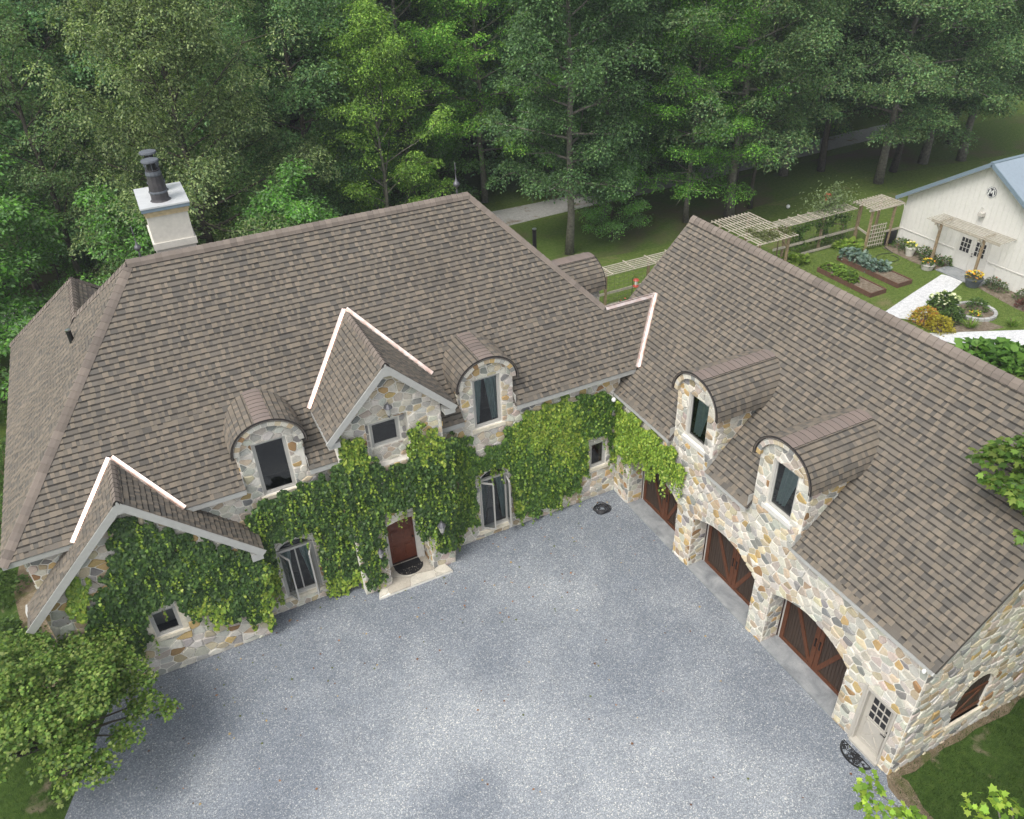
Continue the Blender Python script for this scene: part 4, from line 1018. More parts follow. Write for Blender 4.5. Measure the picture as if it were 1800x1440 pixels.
def window(O, r, n, w, h, rec=0.09, fw=0.06, sill=True, curt=None, bars=(), mat='window_frame', sill_mat='sill_stone', sill_w=0.1):
    f = Fr(O, r, n); mb = MB()
    f.box(mb, -w/2, -w/2+fw, 0, h, -rec-.05, -rec+.04); f.box(mb, w/2-fw, w/2, 0, h, -rec-.05, -rec+.04)
    f.box(mb, -w/2+fw, w/2-fw, 0, fw, -rec-.05, -rec+.04); f.box(mb, -w/2+fw, w/2-fw, h-fw, h, -rec-.05, -rec+.04)
    win = obj('window', mb, mat, house)
    i = 0.035; mb = MB(); g = fw
    f.box(mb, -w/2+g, -w/2+g+i, g, h-g, -rec-.03, -rec+.015); f.box(mb, w/2-g-i, w/2-g, g, h-g, -rec-.03, -rec+.015)
    f.box(mb, -w/2+g+i, w/2-g-i, g, g+i, -rec-.03, -rec+.015); f.box(mb, -w/2+g+i, w/2-g-i, h-g-i, h-g, -rec-.03, -rec+.015)
    for b in bars: f.box(mb, b-.02, b+.02, g+i, h-g-i, -rec-.03, -rec+.012)
    obj('sash', mb, mat, win)
    mb = MB(); mb.face([f.p(-w/2+g, g, -rec-.01), f.p(w/2-g, g, -rec-.01), f.p(w/2-g, h-g, -rec-.01), f.p(-w/2+g, h-g, -rec-.01)])
    obj('pane', mb, 'glass', win)
    mb = MB(); q = lambda a, b, c: f.p(a, b, c); D = rec+1.1; a, b = w/2+.25, h+.1
    mb.face([q(-a, -.2, -D), q(a, -.2, -D), q(a, b, -D), q(-a, b, -D)]); mb.face([q(-a, -.2, -rec-.06), q(-a, -.2, -D), q(-a, b, -D), q(-a, b, -rec-.06)])
    mb.face([q(a, -.2, -D), q(a, -.2, -rec-.06), q(a, b, -rec-.06), q(a, b, -D)]); mb.face([q(-a, -.2, -rec-.06), q(a, -.2, -rec-.06), q(a, -.2, -D), q(-a, -.2, -D)])
    mb.face([q(-a, b, -D), q(a, b, -D), q(a, b, -rec-.06), q(-a, b, -rec-.06)])
    obj('room_lining', mb, 'room', win)
    if sill:
        mb = MB(); f.box(mb, -w/2-sill_w, w/2+sill_w, -.13, -.005, -rec+.0, .06); obj('sill', mb, sill_mat, win)
    if curt: curtains(f, win, w, h-.08, rec+.10, curt)
    return win, f
S, Wd = (1, 0, 0), (0, -1, 0)
window((-11.665, YM, 4.72), S, Wd, 0.95, 1.84)
window((-4.945, YM, 4.72), S, Wd, 0.95, 1.84, curt=[(-.43, -.10, -.43, -.24, .08), (-.02, .43, .20, .43, .08)])
for (a, b) in g_win:
    window((0, (a+b)/2, 4.93), (0, -1, 0), (-1, 0, 0), b-a, 1.59, curt=[(-.18, .40, -.30, .02, .15)], sill_mat='white_paint')
window(((pwin[0]+pwin[1])/2, YP+.22, pwin[2]), S, Wd, .88, .84, rec=.06, fw=.05, sill=False)
window((-15.685, YW, 1.52), S, Wd, .73, .95, rec=.07, sill_w=.16)
ff = Fr((-15.685, YW, 1.52), S, Wd)
for s in (-1, 1): mb = MB(); ff.box(mb, s*.45-.075, s*.45+.075, 0, 1.03, -.02, .025); obj('window_surround', mb, 'sill_stone', house)
window((-.75, YM, 1.42), S, Wd, .66, 1.08, rec=.08, fw=.07)
# tall casements with outward-opening leaves and arched transom
def casement(O, w, h, openL, openR):
    win, f = window(O, S, Wd, w, h, rec=.09, fw=.07, bars=(0,), curt=[(-.46, -.12, -.46, -.34, .1), (.12, .46, .34, .46, .1)])
    mb = MB(); g = []
    for t0, t1 in zip(np.linspace(.25, math.pi-.25, 7), np.linspace(.25, math.pi-.25, 7)[1:]):
        mb.bar(f.p(math.cos(t0)*w*.46, h-.02+math.sin(t0)*.34, -.07), f.p(math.cos(t1)*w*.46, h-.02+math.sin(t1)*.34, -.07), .05, .05)
    obj('transom_frame', mb, 'window_frame', win)
    mb = MB(); mb.face([f.p(math.cos(t)*w*.46, h-.02+math.sin(t)*.34, -.10) for t in np.linspace(.25, math.pi-.25, 9)]); obj('transom_pane', mb, 'glass', win)
    for s, ang in ((-1, openL), (1, openR)):
        hx = s*(w/2-.07); lw = w/2-.10; ca, sa = math.cos(ang), math.sin(ang)
        q = lambda t, z, o=0.0: f.p(hx-s*t*ca*lw, z, -.05+t*sa*lw+o)
        z0, z1 = .09, h-.09; mb = MB()
        mb.bar(q(0, z0), q(0, z1), .045, .045); mb.bar(q(1, z0), q(1, z1), .045, .045); mb.bar(q(0, z0), q(1, z0), .045, .05); mb.bar(q(0, z1), q(1, z1), .045, .05)
        leaf = obj('casement_leaf', mb, 'window_frame', win)
        mb = MB(); mb.face([q(.04, z0+.03), q(.96, z0+.03), q(.96, z1-.03), q(.04, z1-.03)]); obj('leaf_pane', mb, 'glass', leaf)
    return win
casement((-11.70, YM, .52), 1.14, 1.93, R(62), R(70))
casement((-4.90, YM, .34), 1.08, 2.20, R(38), R(82))

# ---- garage doors
for (a, b) in DOORS:
    f = Fr((0, (a+b)/2, 0), (0, -1, 0), (-1, 0, 0)); w = b-a; X = -.66
    mb = MB(); n = 26; hw = w/2-.10
    for i in range(n):
        u0 = -hw+2*hw*i/n; f.box(mb, u0+.006, u0+2*hw/n-.006, .05, 2.75, X-.04, X+.002*(i % 2))
    f.box(mb, -hw, hw, .05, 2.75, X-.06, X-.012)
    door = obj('garage_door', mb, 'plank_brown', house)
    for nm, (u0, u1, v0, v1) in {'bottom_rail': (-hw, hw, .03, .17), 'stile': (-hw, -hw+.14, .17, 2.75), 'stile.': (hw-.14, hw, .17, 2.75), 'centre_stile': (-.155, -.008, .17, 2.75), 'centre_stile.': (.008, .155, .17, 2.75)}.items():
        mb = MB(); f.box(mb, u0, u1, v0, v1, X+.002, X+.035); obj(nm.strip('.'), mb, 'trim_brown', door)
    for s in (-1, 1):
        mb = MB(); mb.bar(f.p(s*.15, .20, X+.016), f.p(s*(hw-.12), 2.45, X+.016), .03, .13, up=tuple(f.r)); obj('brace', mb, 'trim_brown', door)
        mb = MB(); f.box(mb, s*.08-.016, s*.08+.016, .98, 1.26, X+.035, X+.06)
        for z in (.96, 1.24): f.box(mb, s*.08-.03, s*.08+.03, z, z+.05, X+.035, X+.05)
        obj('handle', mb, 'iron', door)
    for s in (-1, 1):      # dark reveal strip and grey track beside the door
        mb = MB(); f.box(mb, min(s*hw, s*(hw+.05)), max(s*hw, s*(hw+.05)), 0, 2.7, X-.05, X+.04); obj('door_track', mb, 'window_frame', door)
        mb = MB(); f.box(mb, min(s*(hw+.05), s*(w/2)), max(s*(hw+.05), s*w/2), 0, 2.7, X-.05, X+.05); obj('door_jamb', mb, 'door_dark', door)
    obj('concrete_apron', MB().box(-.03, .72, a+.002, b-.002, -.05, .045), 'concrete', house)
# ---- white side door with nine lights
f = Fr((0, .755, .06), (0, -1, 0), (-1, 0, 0)); X = -.10
mb = MB(); f.box(mb, -.395, .395, .04, 2.06, X-.04, X); sdoor = obj('side_door', mb, 'door_cream', house)
mb = MB(); f.box(mb, -.445, -.395, 0, 2.14, X-.05, .03); f.box(mb, .395, .445, 0, 2.14, X-.05, .03); f.box(mb, -.395, .395, 2.06, 2.14, X-.05, .03); f.box(mb, -.53, -.445, -.06, 2.2, -.02, .05)
obj('door_frame', mb, 'door_cream', sdoor)
mb = MB(); f.box(mb, -.445, .445, -.06, .03, -.12, .10); obj('threshold', mb, 'door_cream', sdoor)
for i in range(3):
    for j in range(3):
        mb = MB(); u0 = -.27+.18*i; v0 = 1.10+.275*j; f.box(mb, u0+.012, u0+.168, v0+.012, v0+.262, X+.001, X+.006); obj('pane', mb, 'room', sdoor)
mb = MB()
for k in range(4): f.box(mb, -.285+.18*k, -.255+.18*k, 1.07, 1.955, X+.002, X+.022)
for k in range(4): f.box(mb, -.285, .285, 1.085+.275*k-.012, 1.115+.275*k-.012, X+.003, X+.024)
obj('muntins', mb, 'door_cream', sdoor)
mb = MB(); mb.bar(f.p(-.29, .22, X+.012), f.p(.29, .95, X+.012), .022, .05, up=tuple(f.r)); mb.bar(f.p(.29, .22, X+.012), f.p(-.29, .95, X+.012), .024, .05, up=tuple(f.r))
for z in (.17, .97): f.box(mb, -.31, .31, z, z+.03, X, X+.02)
for u in (-.31, .28): f.box(mb, u, u+.03, .17, 1.0, X+.001, X+.019)
obj('cross_brace', mb, 'door_cream', sdoor)
mb = MB(); mb.tube([f.p(.335, .98, X), f.p(.335, .98, X+.06), f.p(.21, .97, X+.06)], .014, 6); mb.tube([f.p(.335, 1.13, X), f.p(.335, 1.13, X+.03)], .028, 8); obj('handle', mb, 'iron', sdoor)
# ---- arched wooden shutter in the gable end
mb = MB(); n = 8
for i in range(n):
    u0, u1 = 1.86+1.2*i/n+.008, 1.86+1.2*(i+1)/n-.008; zt = 1.90+.57*math.sqrt(max(0, 1-((u0+u1-4.92)/1.2)**2))
    mb.box(u0, u1, .05, .15, .80, zt)
sh = obj('arched_shutter', mb, 'plank_brown', house)
mb = MB(); mb.box(1.88, 3.04, .025, .05, .95, 1.07); mb.box(1.88, 3.04, .025, .05, 1.75, 1.87); mb.bar((1.95, .036, 1.02), (2.95, .036, 1.8), .022, .1); obj('brace', mb, 'trim_brown', sh)
obj('sill', MB().box(1.76, 3.16, -.07, .1, .73, .86), 'sill_stone', sh)
mb = MB()
for t0, t1 in zip(np.linspace(0, math.pi, 13), np.linspace(0, math.pi, 13)[1:]):
    mb.hexa([(2.46+r_*math.cos(t), y, 1.92+r_*.97*math.sin(t)) for y in (.02, -.035) for (r_, t) in ((.60, t0+.02), (.78, t0+.02), (.78, t1-.02), (.60, t1-.02))])
obj('arch_surround', mb, 'sill_stone', sh)
# ---- front door in its recess
f = Fr((-8.30, 13.06, .12), S, Wd)
mb = MB(); f.box(mb, -.455, .455, 0, 2.08, -.05, 0); fd = obj('front_door', mb, 'door_red', house)
for (u0, u1, v0, v1) in ((-.37, -.05, .22, .80), (.05, .37, .22, .80), (-.37, -.05, .95, 1.45), (.05, .37, .95, 1.45), (-.37, -.05, 1.55, 1.95), (.05, .37, 1.55, 1.95)):
    mb = MB(); f.box(mb, u0, u1, v0, v1, .0, .012); f.box(mb, u0+.05, u1-.05, v0+.05, v1-.05, .012, .028); obj('panel', mb, 'door_red', fd)
mb = MB(); f.box(mb, -.455, .455, 0, .06, .0, .02); obj('kick_plate', mb, 'door_dark', fd)
mb = MB()
for s in (-1, 1): f.box(mb, min(s*.455, s*.62), max(s*.455, s*.62), 0, 2.2, -.06, .07); f.box(mb, min(s*.62, s*.70), max(s*.62, s*.70), -.1, 2.25, .0, .12)
f.box(mb, -.455, .455, 2.08, 2.25, -.06, .07); obj('door_frame', mb, 'white_paint', fd)
mb = MB(); mb.tube([f.p(.38, 1.0, 0), f.p(.38, 1.0, .06)], .03, 8); obj('handle', mb, 'iron', fd)
# flagstone step
obj('entrance_step', MB().hexa([(-9.62, 11.88, -.05), (-7.02, 11.88, -.05), (-7.40, 13.3, -.05), (-9.10, 13.3, -.05), (-9.62, 11.88, .085), (-7.02, 11.88, .085), (-7.40, 13.3, .085), (-9.10, 13.3, .085)]), 'mortar', house)
STEP = [o for o in house.children if o.name.startswith('entrance_step')][0]
hp_s = halfplanes([(-9.62, 11.87), (-7.02, 11.87), (-7.40, 13.25), (-9.10, 13.25)]); rd = random.Random(5)
for s, p in voronoi(-9.7, -6.9, 11.8, 13.3, .62, 1.2, 77):
    p = clippoly(ccw(p), hp_s)
    if len(p) < 3: continue
    p = clippoly(p, halfplanes(p), .014)
    if len(p) < 3 or area(p) < .01: continue
    k = rd.uniform(.85, 1.1); col = tuple(c*k for c in rd.choice(((.52, .46, .37), (.46, .42, .35), (.50, .47, .40)))); mb = MB(); n = len(p)
    mb.v = [(x, y, .08) for x, y in p]+[(x, y, .118) for x, y in p]; mb.f = [[i, (i+1) % n, n+(i+1) % n, n+i] for i in range(n)]+[[n+i for i in range(n)]]; mb.c = [col]*len(mb.f)
    obj('flagstone', mb, 'stone', STEP, colors=True)
# ---- wall lanterns
def lantern(O, n, scale=1.0):
    O, n = Vector(O), Vector(n); mb = MB(); b = O+n*.14*scale
    mb.tube([O, O+n*.05+Vector((0, 0, .08)), b+Vector((0, 0, .14*scale))], .015, 6); mb.lathe(tuple(O+n*.01), [(.06, -.08), (.06, .08)], 10)
    l = obj('wall_lantern', mb, 'lantern_metal', house)
    s = scale; mb = MB(); mb.lathe(tuple(b), [(.015, -.20*s), (.05*s, -.16*s), (.095*s, .06*s)], 8); obj('lantern_glass', mb, 'window_frame', l)
    mb = MB(); mb.lathe(tuple(b), [(.12*s, .06*s), (.10*s, .09*s), (.03*s, .17*s), (.012, .23*s)], 8); mb.lathe(tuple(b), [(.01, -.26*s), (.03*s, -.22*s), (.05*s, -.16*s)], 8); obj('lantern_cap', mb, 'lantern_metal', l)
lantern((-8.35, YP-.02, 6.95), (0, -1, 0), 1.1); lantern((-7.20, YP-.12, 2.02), (0, -1, 0), 1.25)
lantern((-9.28, YP-.05, 1.75), (0, -1, 0), 1.0)

# ---- chimney with band, metal cap and two clay pots
CX0, CX1, CY0, CY1 = -12.95, -11.80, 18.6, 20.35
ch = obj('chimney', MB().box(CX0, CX1, CY0, CY1, 8.0, 11.55), 'stucco', house)
obj('chimney_band', MB().box(CX0-.05, CX1+.05, CY0-.05, CY1+.05, 10.42, 10.62), 'stucco', ch)
mb = MB()
for z, o in ((11.42, .03), (11.50, .06)): mb.box(CX0-o, CX1+o, CY0-o, CY1+o, z, z+.075)
obj('chimney_neck', mb, 'stucco_stain', ch)
obj('chimney_cap', MB().box(CX0-.10, CX1+.10, CY0-.13, CY1+.13, 11.60, 11.70), 'barn_trim', ch)
cap = obj('cap_plate', MB().box(CX0-.115, CX1+.115, CY0-.145, CY1+.145, 11.70, 11.745), 'zinc_cap', ch)
for (x, y) in ((-12.42, 19.02), (-12.38, 19.95)):
    mb = MB(); mb.lathe((x, y, 11.745), [(.30, 0), (.26, .03), (.25, .06), (.245, .3), (.19, .86), (.20, .9)], 12); p = obj('chimney_pot', mb, 'pot_clay', ch)
    mb = MB(); mb.lathe((x, y, 11.745), [(.215, .74), (.225, .78), (.205, .87)], 12)
    band = MB(); band.lathe((x, y, 11.745), [(.262, .24), (.27, .27), (.255, .30)], 12); obj('pot_band', band, 'pot_grey', ch)
    for k in range(4): mb.tube([(x+.17*math.cos(k*1.571), y+.17*math.sin(k*1.571), 12.6), (x+.17*math.cos(k*1.571), y+.17*math.sin(k*1.571), 12.86)], .012, 5)
    mb.lathe((x, y, 12.86), [(.24, 0), (.255, .03), (.24, .07), (.12, .085)], 14)
    obj('pot_rim', mb, 'pot_grey', ch)
    mb = MB(); mb.lathe((x, y, 12.55), [(.13, 0), (.13, .30)], 10); obj('flue_mesh', mb, 'pipe_black', ch)
# ---- roof finials and vent pipes
def finial(x, y, z, s=1.0):
    mb = MB(); mb.lathe((x, y, z), [(.09*s, 0), (.07*s, .03), (.03, .06), (.018, .10), (.05*s, .16*s), (.02, .22*s), (.02, .30*s), (.06*s, .34*s), (.115*s, .40*s), (.125*s, .45*s), (.10*s, .51*s), (.05*s, .55*s), (.05*s, .60*s), (.02, .64*s), (.012, .95*s), (.03, .98*s), (.012, 1.02*s), (.006, 1.25*s)], 12)
    obj('roof_finial', mb, 'lantern_metal', house, smooth=True)
finial(-3.55, YR, ZR+.02, .9); finial(-13.42, YR, ZR+.02, .8)
def pipe(x, y, z, h=.42):
    mb = MB(); mb.lathe((x, y, z-.3), [(.075, 0), (.075, .3+h)], 12); o = obj('vent_pipe', mb, 'pipe_black', house)
    mb = MB(); mb.lathe((x, y, z+h), [(.078, -.02), (.078, .012), (.05, .014)], 12); obj('pipe_rim', mb, 'steel', o)
pipe(-15.95, 18.25, ZE+(-15.95-XL)/KM, .40); pipe(-.55, 17.9, 8.0, .75)
# gutter end and downspout at the wing's west corner
mb = MB(); mb.tube([(-18.72, 12.9, 3.62), (-18.74, 12.7, 3.56), (-18.72, 12.55, 3.50)], .05, 8); mb.tube([(-18.66, 12.05, 3.42), (-18.45, 12.0, 3.25), (-18.36, 12.1, 3.0), (-18.36, 12.12, .1)], .05, 8)
obj('downspout', mb, 'fascia', house)
mb = MB(); mb.lathe((-.30, 12.72, 4.2), [(.02, 0), (.07, .04), (.08, .1), (.05, .15)], 10); obj('security_light', mb, 'white_plastic', house)
mb = MB(); mb.lathe((-.24, .0, ZGE-.22), [(.02, 0), (.045, .03), (.045, .09), (.02, .12)], 10); obj('gutter_end', mb, 'white_plastic', house)

# ================================================================== IVY
IVY_PAL = {'dark': [(.030, .072, .015), (.046, .102, .020), (.068, .138, .025), (.11, .19, .033)], 'lime': [(.12, .22, .02), (.19, .31, .026), (.27, .38, .034), (.35, .43, .05)], 'mix': [(.042, .10, .016), (.068, .15, .02), (.11, .21, .025), (.17, .28, .033)]}
ivy_wts = [.34, .34, .2, .12]
IVY_OUT = [[(478, 950), (549, 931), (575, 1036), (500, 1062)], [(832, 832), (892, 815), (907, 921), (846, 942)], [(1030, 768), (1066, 760), (1072, 822), (1032, 834)], [(672, 896), (724, 886), (739, 990), (682, 1002)], [(643, 745), (704, 732), (709, 782), (651, 793)], [(252, 1076), (308, 1048), (330, 1110), (274, 1126)]]
def ivy(name, key, n, pal, label, lime=None, strands=0, seed=1, smin=.065, smax=.115, bulge=.17, nofront=None, group=None):
    global rng
    rng = np.random.default_rng(seed)
    poly, ax, val = IVY_PX[key]; A = np.array(poly, float)
    q = np.stack([rng.uniform(A[:, 0].min(), A[:, 0].max(), n*3), rng.uniform(A[:, 1].min(), A[:, 1].max(), n*3)], 1)
    # ragged outline
    wob = np.stack([6*np.sin(q[:, 1]*.21+seed)+4*np.sin(q[:, 0]*.37), 6*np.sin(q[:, 0]*.19+2)+4*np.sin(q[:, 1]*.41)], 1)
    mk = inpoly(q+wob, poly)
    for ep in IVY_OUT: mk &= ~inpoly(q, ep)
    q = q[mk][:n]; wob = wob[mk][:n]; N = len(q)
    d = _RT*((q[:, 0:1]-900)/FPX)-_UP*((q[:, 1:2]-720)/FPX)+_F
    P = CAM+d*((val-CAM[ax])/d[:, ax])[:, None]
    nrm = np.zeros((N, 3)); nrm[:, ax] = -1.0
    o = 1-ax; lum = np.sin(P[:, o]*2.3+seed)*np.sin(P[:, 2]*2.9+1.3*seed)+.5*np.sin(P[:, o]*5.1)*np.sin(P[:, 2]*6.3)
    off = np.clip(.05+bulge*(.45+.4*lum)*rng.uniform(.35, 1, N), .03, None)
    P = P+nrm*off[:, None]
    Y = np.stack([rng.normal(0, .35, N), rng.normal(0, .35, N), np.full(N, -1.0)], 1)+nrm*rng.uniform(.1, .6, N)[:, None]
    Nn = nrm+np.array([0, 0, .55])+rng.normal(0, .35, (N, 3))
    S_ = rng.uniform(smin, smax, N)*np.where(rng.random(N) < .12, 1.35, 1.0)*np.where(rng.random(N) < .2, .7, 1.0)
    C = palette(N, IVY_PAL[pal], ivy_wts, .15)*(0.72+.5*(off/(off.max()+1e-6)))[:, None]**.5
    if lime is not None:
        m = np.zeros(N, bool)
        for lp in lime: m |= inpoly(q+wob*1.5, lp)
        m &= rng.random(N) < .85; C[m] = palette(int(m.sum()), IVY_PAL['lime'], [.2, .3, .3, .2], .15)
    # hanging strands below the mass
    if strands:
        ex = []
        for p in P[rng.choice(N, strands)]:
            L = rng.uniform(.25, .8); k = int(L/.05); z = np.linspace(0, -L, k); ex.append(np.stack([p[0]+np.cumsum(rng.normal(0, .012, k)), p[1]+np.cumsum(rng.normal(0, .012, k)), p[2]+z], 1)+nrm[0]*.04)
        ex = np.concatenate(ex); ex = ex[ex[:, 2] > .03]; k = len(ex); P = np.concatenate([P, ex]); C = np.concatenate([C, palette(k, IVY_PAL['lime'], [.3, .35, .25, .1], .15)])
        Y = np.concatenate([Y, np.stack([rng.normal(0, .7, k), rng.normal(0, .7, k), np.full(k, -.7)], 1)]); Nn = np.concatenate([Nn, np.tile(nrm[0], (k, 1))+rng.normal(0, .5, (k, 3))]); S_ = np.concatenate([S_, rng.uniform(.06, .10, k)])
    base = P[np.argmin(P[:, 2])]
    t = thing(name, label, 'ivy', (float(P[:, 0].mean()), float(base[1]), 0.0), group)
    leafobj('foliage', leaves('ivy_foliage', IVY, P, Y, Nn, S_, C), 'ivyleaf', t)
    mb = MB(); rd = random.Random(seed)
    for i in rng.choice(N, 16):
        p = P[i]-nrm[0]*(off[i]-.02) if i < N else P[i]; pts = [tuple(p)]; x = np.array(p)
        for _ in range(2): x = x+np.array([rd.uniform(-.25, .25)*(ax == 1), rd.uniform(-.25, .25)*(ax == 0), -rd.uniform(.1, .5)]); pts.append((x[0], x[1], max(.02, x[2])))
        mb.tube(pts, .012, 5)
    obj('vine_stem', mb, 'stem', t)
ivy('ivy', 'wing', 12500, 'dark', 'dark green ivy covering the gable of the left stone wing', lime=[[(462, 980), (490, 980), (490, 1110), (455, 1100)], [(340, 1055), (400, 1050), (400, 1090), (340, 1085)]], strands=130, seed=3, smin=.075, smax=.125)
ivy('ivy', 'wing2', 800, 'lime', 'small lime green ivy patch on bare stone at the wing rake', seed=4, smin=.08, smax=.13, bulge=.12)
ivy('ivy', 'main_left', 12500, 'dark', 'dark ivy curtain between the open casement window and the front door', lime=[[(560, 1010), (660, 1000), (640, 1060), (560, 1060)], [(455, 985), (500, 985), (505, 1060), (470, 1060)]], strands=190, seed=5)
ivy('ivy', 'portal', 11500, 'dark', 'ivy wrapping the entrance portal above the red front door', lime=[[(590, 755), (640, 760), (645, 820), (595, 815)], [(715, 730), (780, 740), (780, 800), (715, 800)]], strands=220, seed=6, bulge=.2)
ivy('ivy', 'main_right', 20000, 'mix', 'bright ivy blanket on the main wall round the small corner window', lime=[[(900, 700), (1000, 690), (1020, 760), (1000, 830), (960, 790), (900, 770)], [(1030, 770), (1075, 770), (1080, 820), (1020, 850)], [(880, 850), (910, 850), (915, 910), (880, 900)]], strands=260, seed=7, bulge=.13)
ivy('ivy', 'garage', 6500, 'lime', 'lime green ivy hanging over the first garage door', strands=190, seed=8, smin=.055, smax=.10, bulge=.2)

# ================================================================== SMALL THINGS IN THE COURT
def halfmat(name, cx, cy, z, r, ang, label, mat='mat_black', pierced=False, bits=False):
    t = thing(name, label, 'doormat', (cx, cy, z)); ca, sa = math.cos(ang), math.sin(ang)
    T = lambda u, v, h: (cx+u*ca-v*sa, cy+u*sa+v*ca, z+h)
    arc = [(r*math.cos(a), -r*.78*math.sin(a)) for a in np.linspace(0, math.pi, 21)]
    if not pierced:
        mb = MB(); n = len(arc); mb.v = [T(u, v, 0) for u, v in arc]+[T(u, v, .02) for u, v in arc]
        mb.f = [[i, i+1, n+i+1, n+i][::-1] for i in range(n-1)]+[[n+i for i in range(n)][::-1], [0, n-1, 2*n-1, n][::-1]]; mb.c = [(1, 1, 1)]*len(mb.f)
        obj('mat_pad', mb, mat, t)
        rd = random.Random(3); mb = MB()
        for _ in range(34):
            a = rd.uniform(.2, 2.9); q = rd.uniform(.2, .95)*r; u, v = q*math.cos(a), -q*.78*math.sin(a); w = rd.uniform(-.03, .03); k = rd.uniform(-.03, .03)
            mb.bar(T(u, v, .024), T(u+w, v+k+.005, .024), .008, .006)
        obj('fallen_petals', mb, 'weathered_wood', t)
    else:
        mb = MB()
        for q in (1.0, .93):
            pts = [T(u*q, v*q, .012) for u, v in arc]; mb.tube(pts+[pts[0]], .014, 5)
        rd = random.Random(4)
        for _ in range(46):
            a = rd.uniform(.15, 3.0); q = rd.uniform(.1, .85)*r; u, v = q*math.cos(a), -q*.78*math.sin(a); s = rd.uniform(.05, .1)
            mb.tube([T(u+s*math.cos(k), v+s*.8*math.sin(k), .012) for k in np.linspace(rd.uniform(0, 3), rd.uniform(4, 7.5), 8)], .010, 5)
        obj('scrollwork', mb, mat, t)
    return t
halfmat('doormat', -8.25, 12.72, .118, .47, 0.0, 'black half-round doormat on the flagstone step at the front door', bits=True)
obj('threshold_mat', MB().box(-8.74, -7.83, 12.73, 12.98, .118, .135), 'mat_black', house)
halfmat('doormat', -.22, .78, .004, .46, -math.pi/2, 'black openwork half-round doormat on gravel at the white side door', pierced=True)
t = thing('hose_coil', 'coiled black garden hose lying in the inner corner of the court', 'hose', (-.98, 12.15, .004))
mb = MB(); pts = []
for i in range(190):
    a = i*.24; q = .20+.09*math.sin(i*.05)+.03*math.sin(i*.9); pts.append((-.98+q*1.05*math.cos(a), 12.15+q*.95*math.sin(a), .02+.0005*i+.012*math.sin(i*.31)))
mb.tube(pts, .016, 6); obj('coil', mb, 'hose', t)
# fallen leaves on the gravel: nobody could count them
n = 260; rng = np.random.default_rng(55)
P = np.stack([rng.uniform(-18, -.2, n), np.where(rng.random(n) < .5, rng.uniform(9, 12.6, n), rng.uniform(-1, 12, n)), np.full(n, .012)], 1)
o = leafobj('fallen_leaves', leaves('fallen_leaves', STAR, P, np.stack([rng.normal(size=n), rng.normal(size=n), rng.uniform(0, .3, n)], 1), np.tile((0, 0, 1.0), (n, 1))+rng.normal(0, .2, (n, 3)), rng.uniform(.04, .09, n), palette(n, [(.28, .13, .05), (.13, .06, .03), (.33, .24, .10), (.09, .11, .03)])), 'plantcol', kind='stuff')
# loose chips of stone over the court
n = 16000; P = np.stack([rng.uniform(-19, 0, n), rng.uniform(-3, 12.9, n), np.full(n, .006)], 1); P = P[inpoly(P[:, :2], GR)]; n = len(P)
TET = (np.array([(-.5, -.3, 0), (.5, -.35, 0), (.1, .5, 0), (0, 0, .45)]), [[0, 1, 3], [1, 2, 3], [2, 0, 3]])
g = rng.choice([0.13, .17, .21, .27, .38], n, p=[.25, .3, .25, .14, .06])[:, None]*np.array([[.93, .98, 1.06]])
leafobj('loose_gravel', leaves('loose_gravel', TET, P, np.stack([rng.normal(size=n), rng.normal(size=n), np.zeros(n)], 1), np.tile((0, 0, 1.0), (n, 1)), rng.uniform(.015, .035, n), np.clip(g, 0, .8)), 'plantcol', kind='stuff')

# ================================================================== THE BARN
BX, BY0, BY1, BYC, BZ0, BZP = 27.2, 24.0, 14.6, 19.3, 3.0, 6.0
barn = thing('barn', 'white metal-sided barn with blue-grey standing seam roof and double doors', 'barn', (33, BYC, 0))
btop = lambda y: BZP-abs(y-BYC)*(BZP-BZ0)/(BY0-BYC)
mb = MB(); mb.face([(BX+.02, BY0, -.2), (BX+.02, BY1, -.2), (BX+.02, BY1, BZ0), (BX+.02, BYC, BZP), (BX+.02, BY0, BZ0)])
mb.box(BX+.02, 40, BY0-.15, BY0-.01, -.2, BZ0-.02); mb.box(BX+.03, 40, BY1+.01, BY1+.15, -.2, BZ0-.02)
bw = obj('barn_wall', mb, 'barn_metal', barn)
n = 31; wv = (BY0-BY1)/n
for i in range(n):
    y1 = BY0-i*wv; y0 = y1-wv; a, b = y0+.012, y1-.012; lo = 0.0
    if y0 < 20.2 and y1 > 18.2: lo = 2.12
    mb = MB(); mb.v = [(BX, b, lo), (BX, a, lo), (BX, a, btop(a)-.03), (BX, b, btop(b)-.03), (BX+.03, b, lo), (BX+.03, a, lo), (BX+.03, a, btop(a)-.03), (BX+.03, b, btop(b)-.03)]
    if a < BYC < b: mb.v += [(BX, BYC, BZP-.03), (BX+.03, BYC, BZP-.03)]; mb.f = [[0, 1, 2, 8, 3], [1, 5, 6, 2], [4, 0, 3, 7], [4, 5, 1, 0]]
    else: mb.f = [[0, 1, 2, 3], [1, 5, 6, 2], [4, 0, 3, 7], [4, 5, 1, 0]]
    mb.c = [(1, 1, 1)]*4; obj('siding_panel', mb, 'barn_metal', bw)
obj('wainscot_rail', MB().box(BX-.03, BX-.002, 20.25, BY0-.02, .98, 1.03), 'white_paint', barn); obj('wainscot_rail', MB().box(BX-.03, BX-.002, BY1+.02, 18.15, .98, 1.03), 'white_paint', barn)
roof = MB(); ov = .42
for s in (1, -1):
    ye_ = BYC+s*(BY0-BYC+.45); ze_ = BZP+.10-(BY0-BYC+.45)*(BZP-BZ0)/(BY0-BYC)
    q = [(BX-ov, ye_, ze_), (BX-ov, BYC, BZP+.10), (41, BYC, BZP+.10), (41, ye_, ze_)]
    if s < 0: q = q[::-1]
    roof.add(slab('', q[::-1], .06))
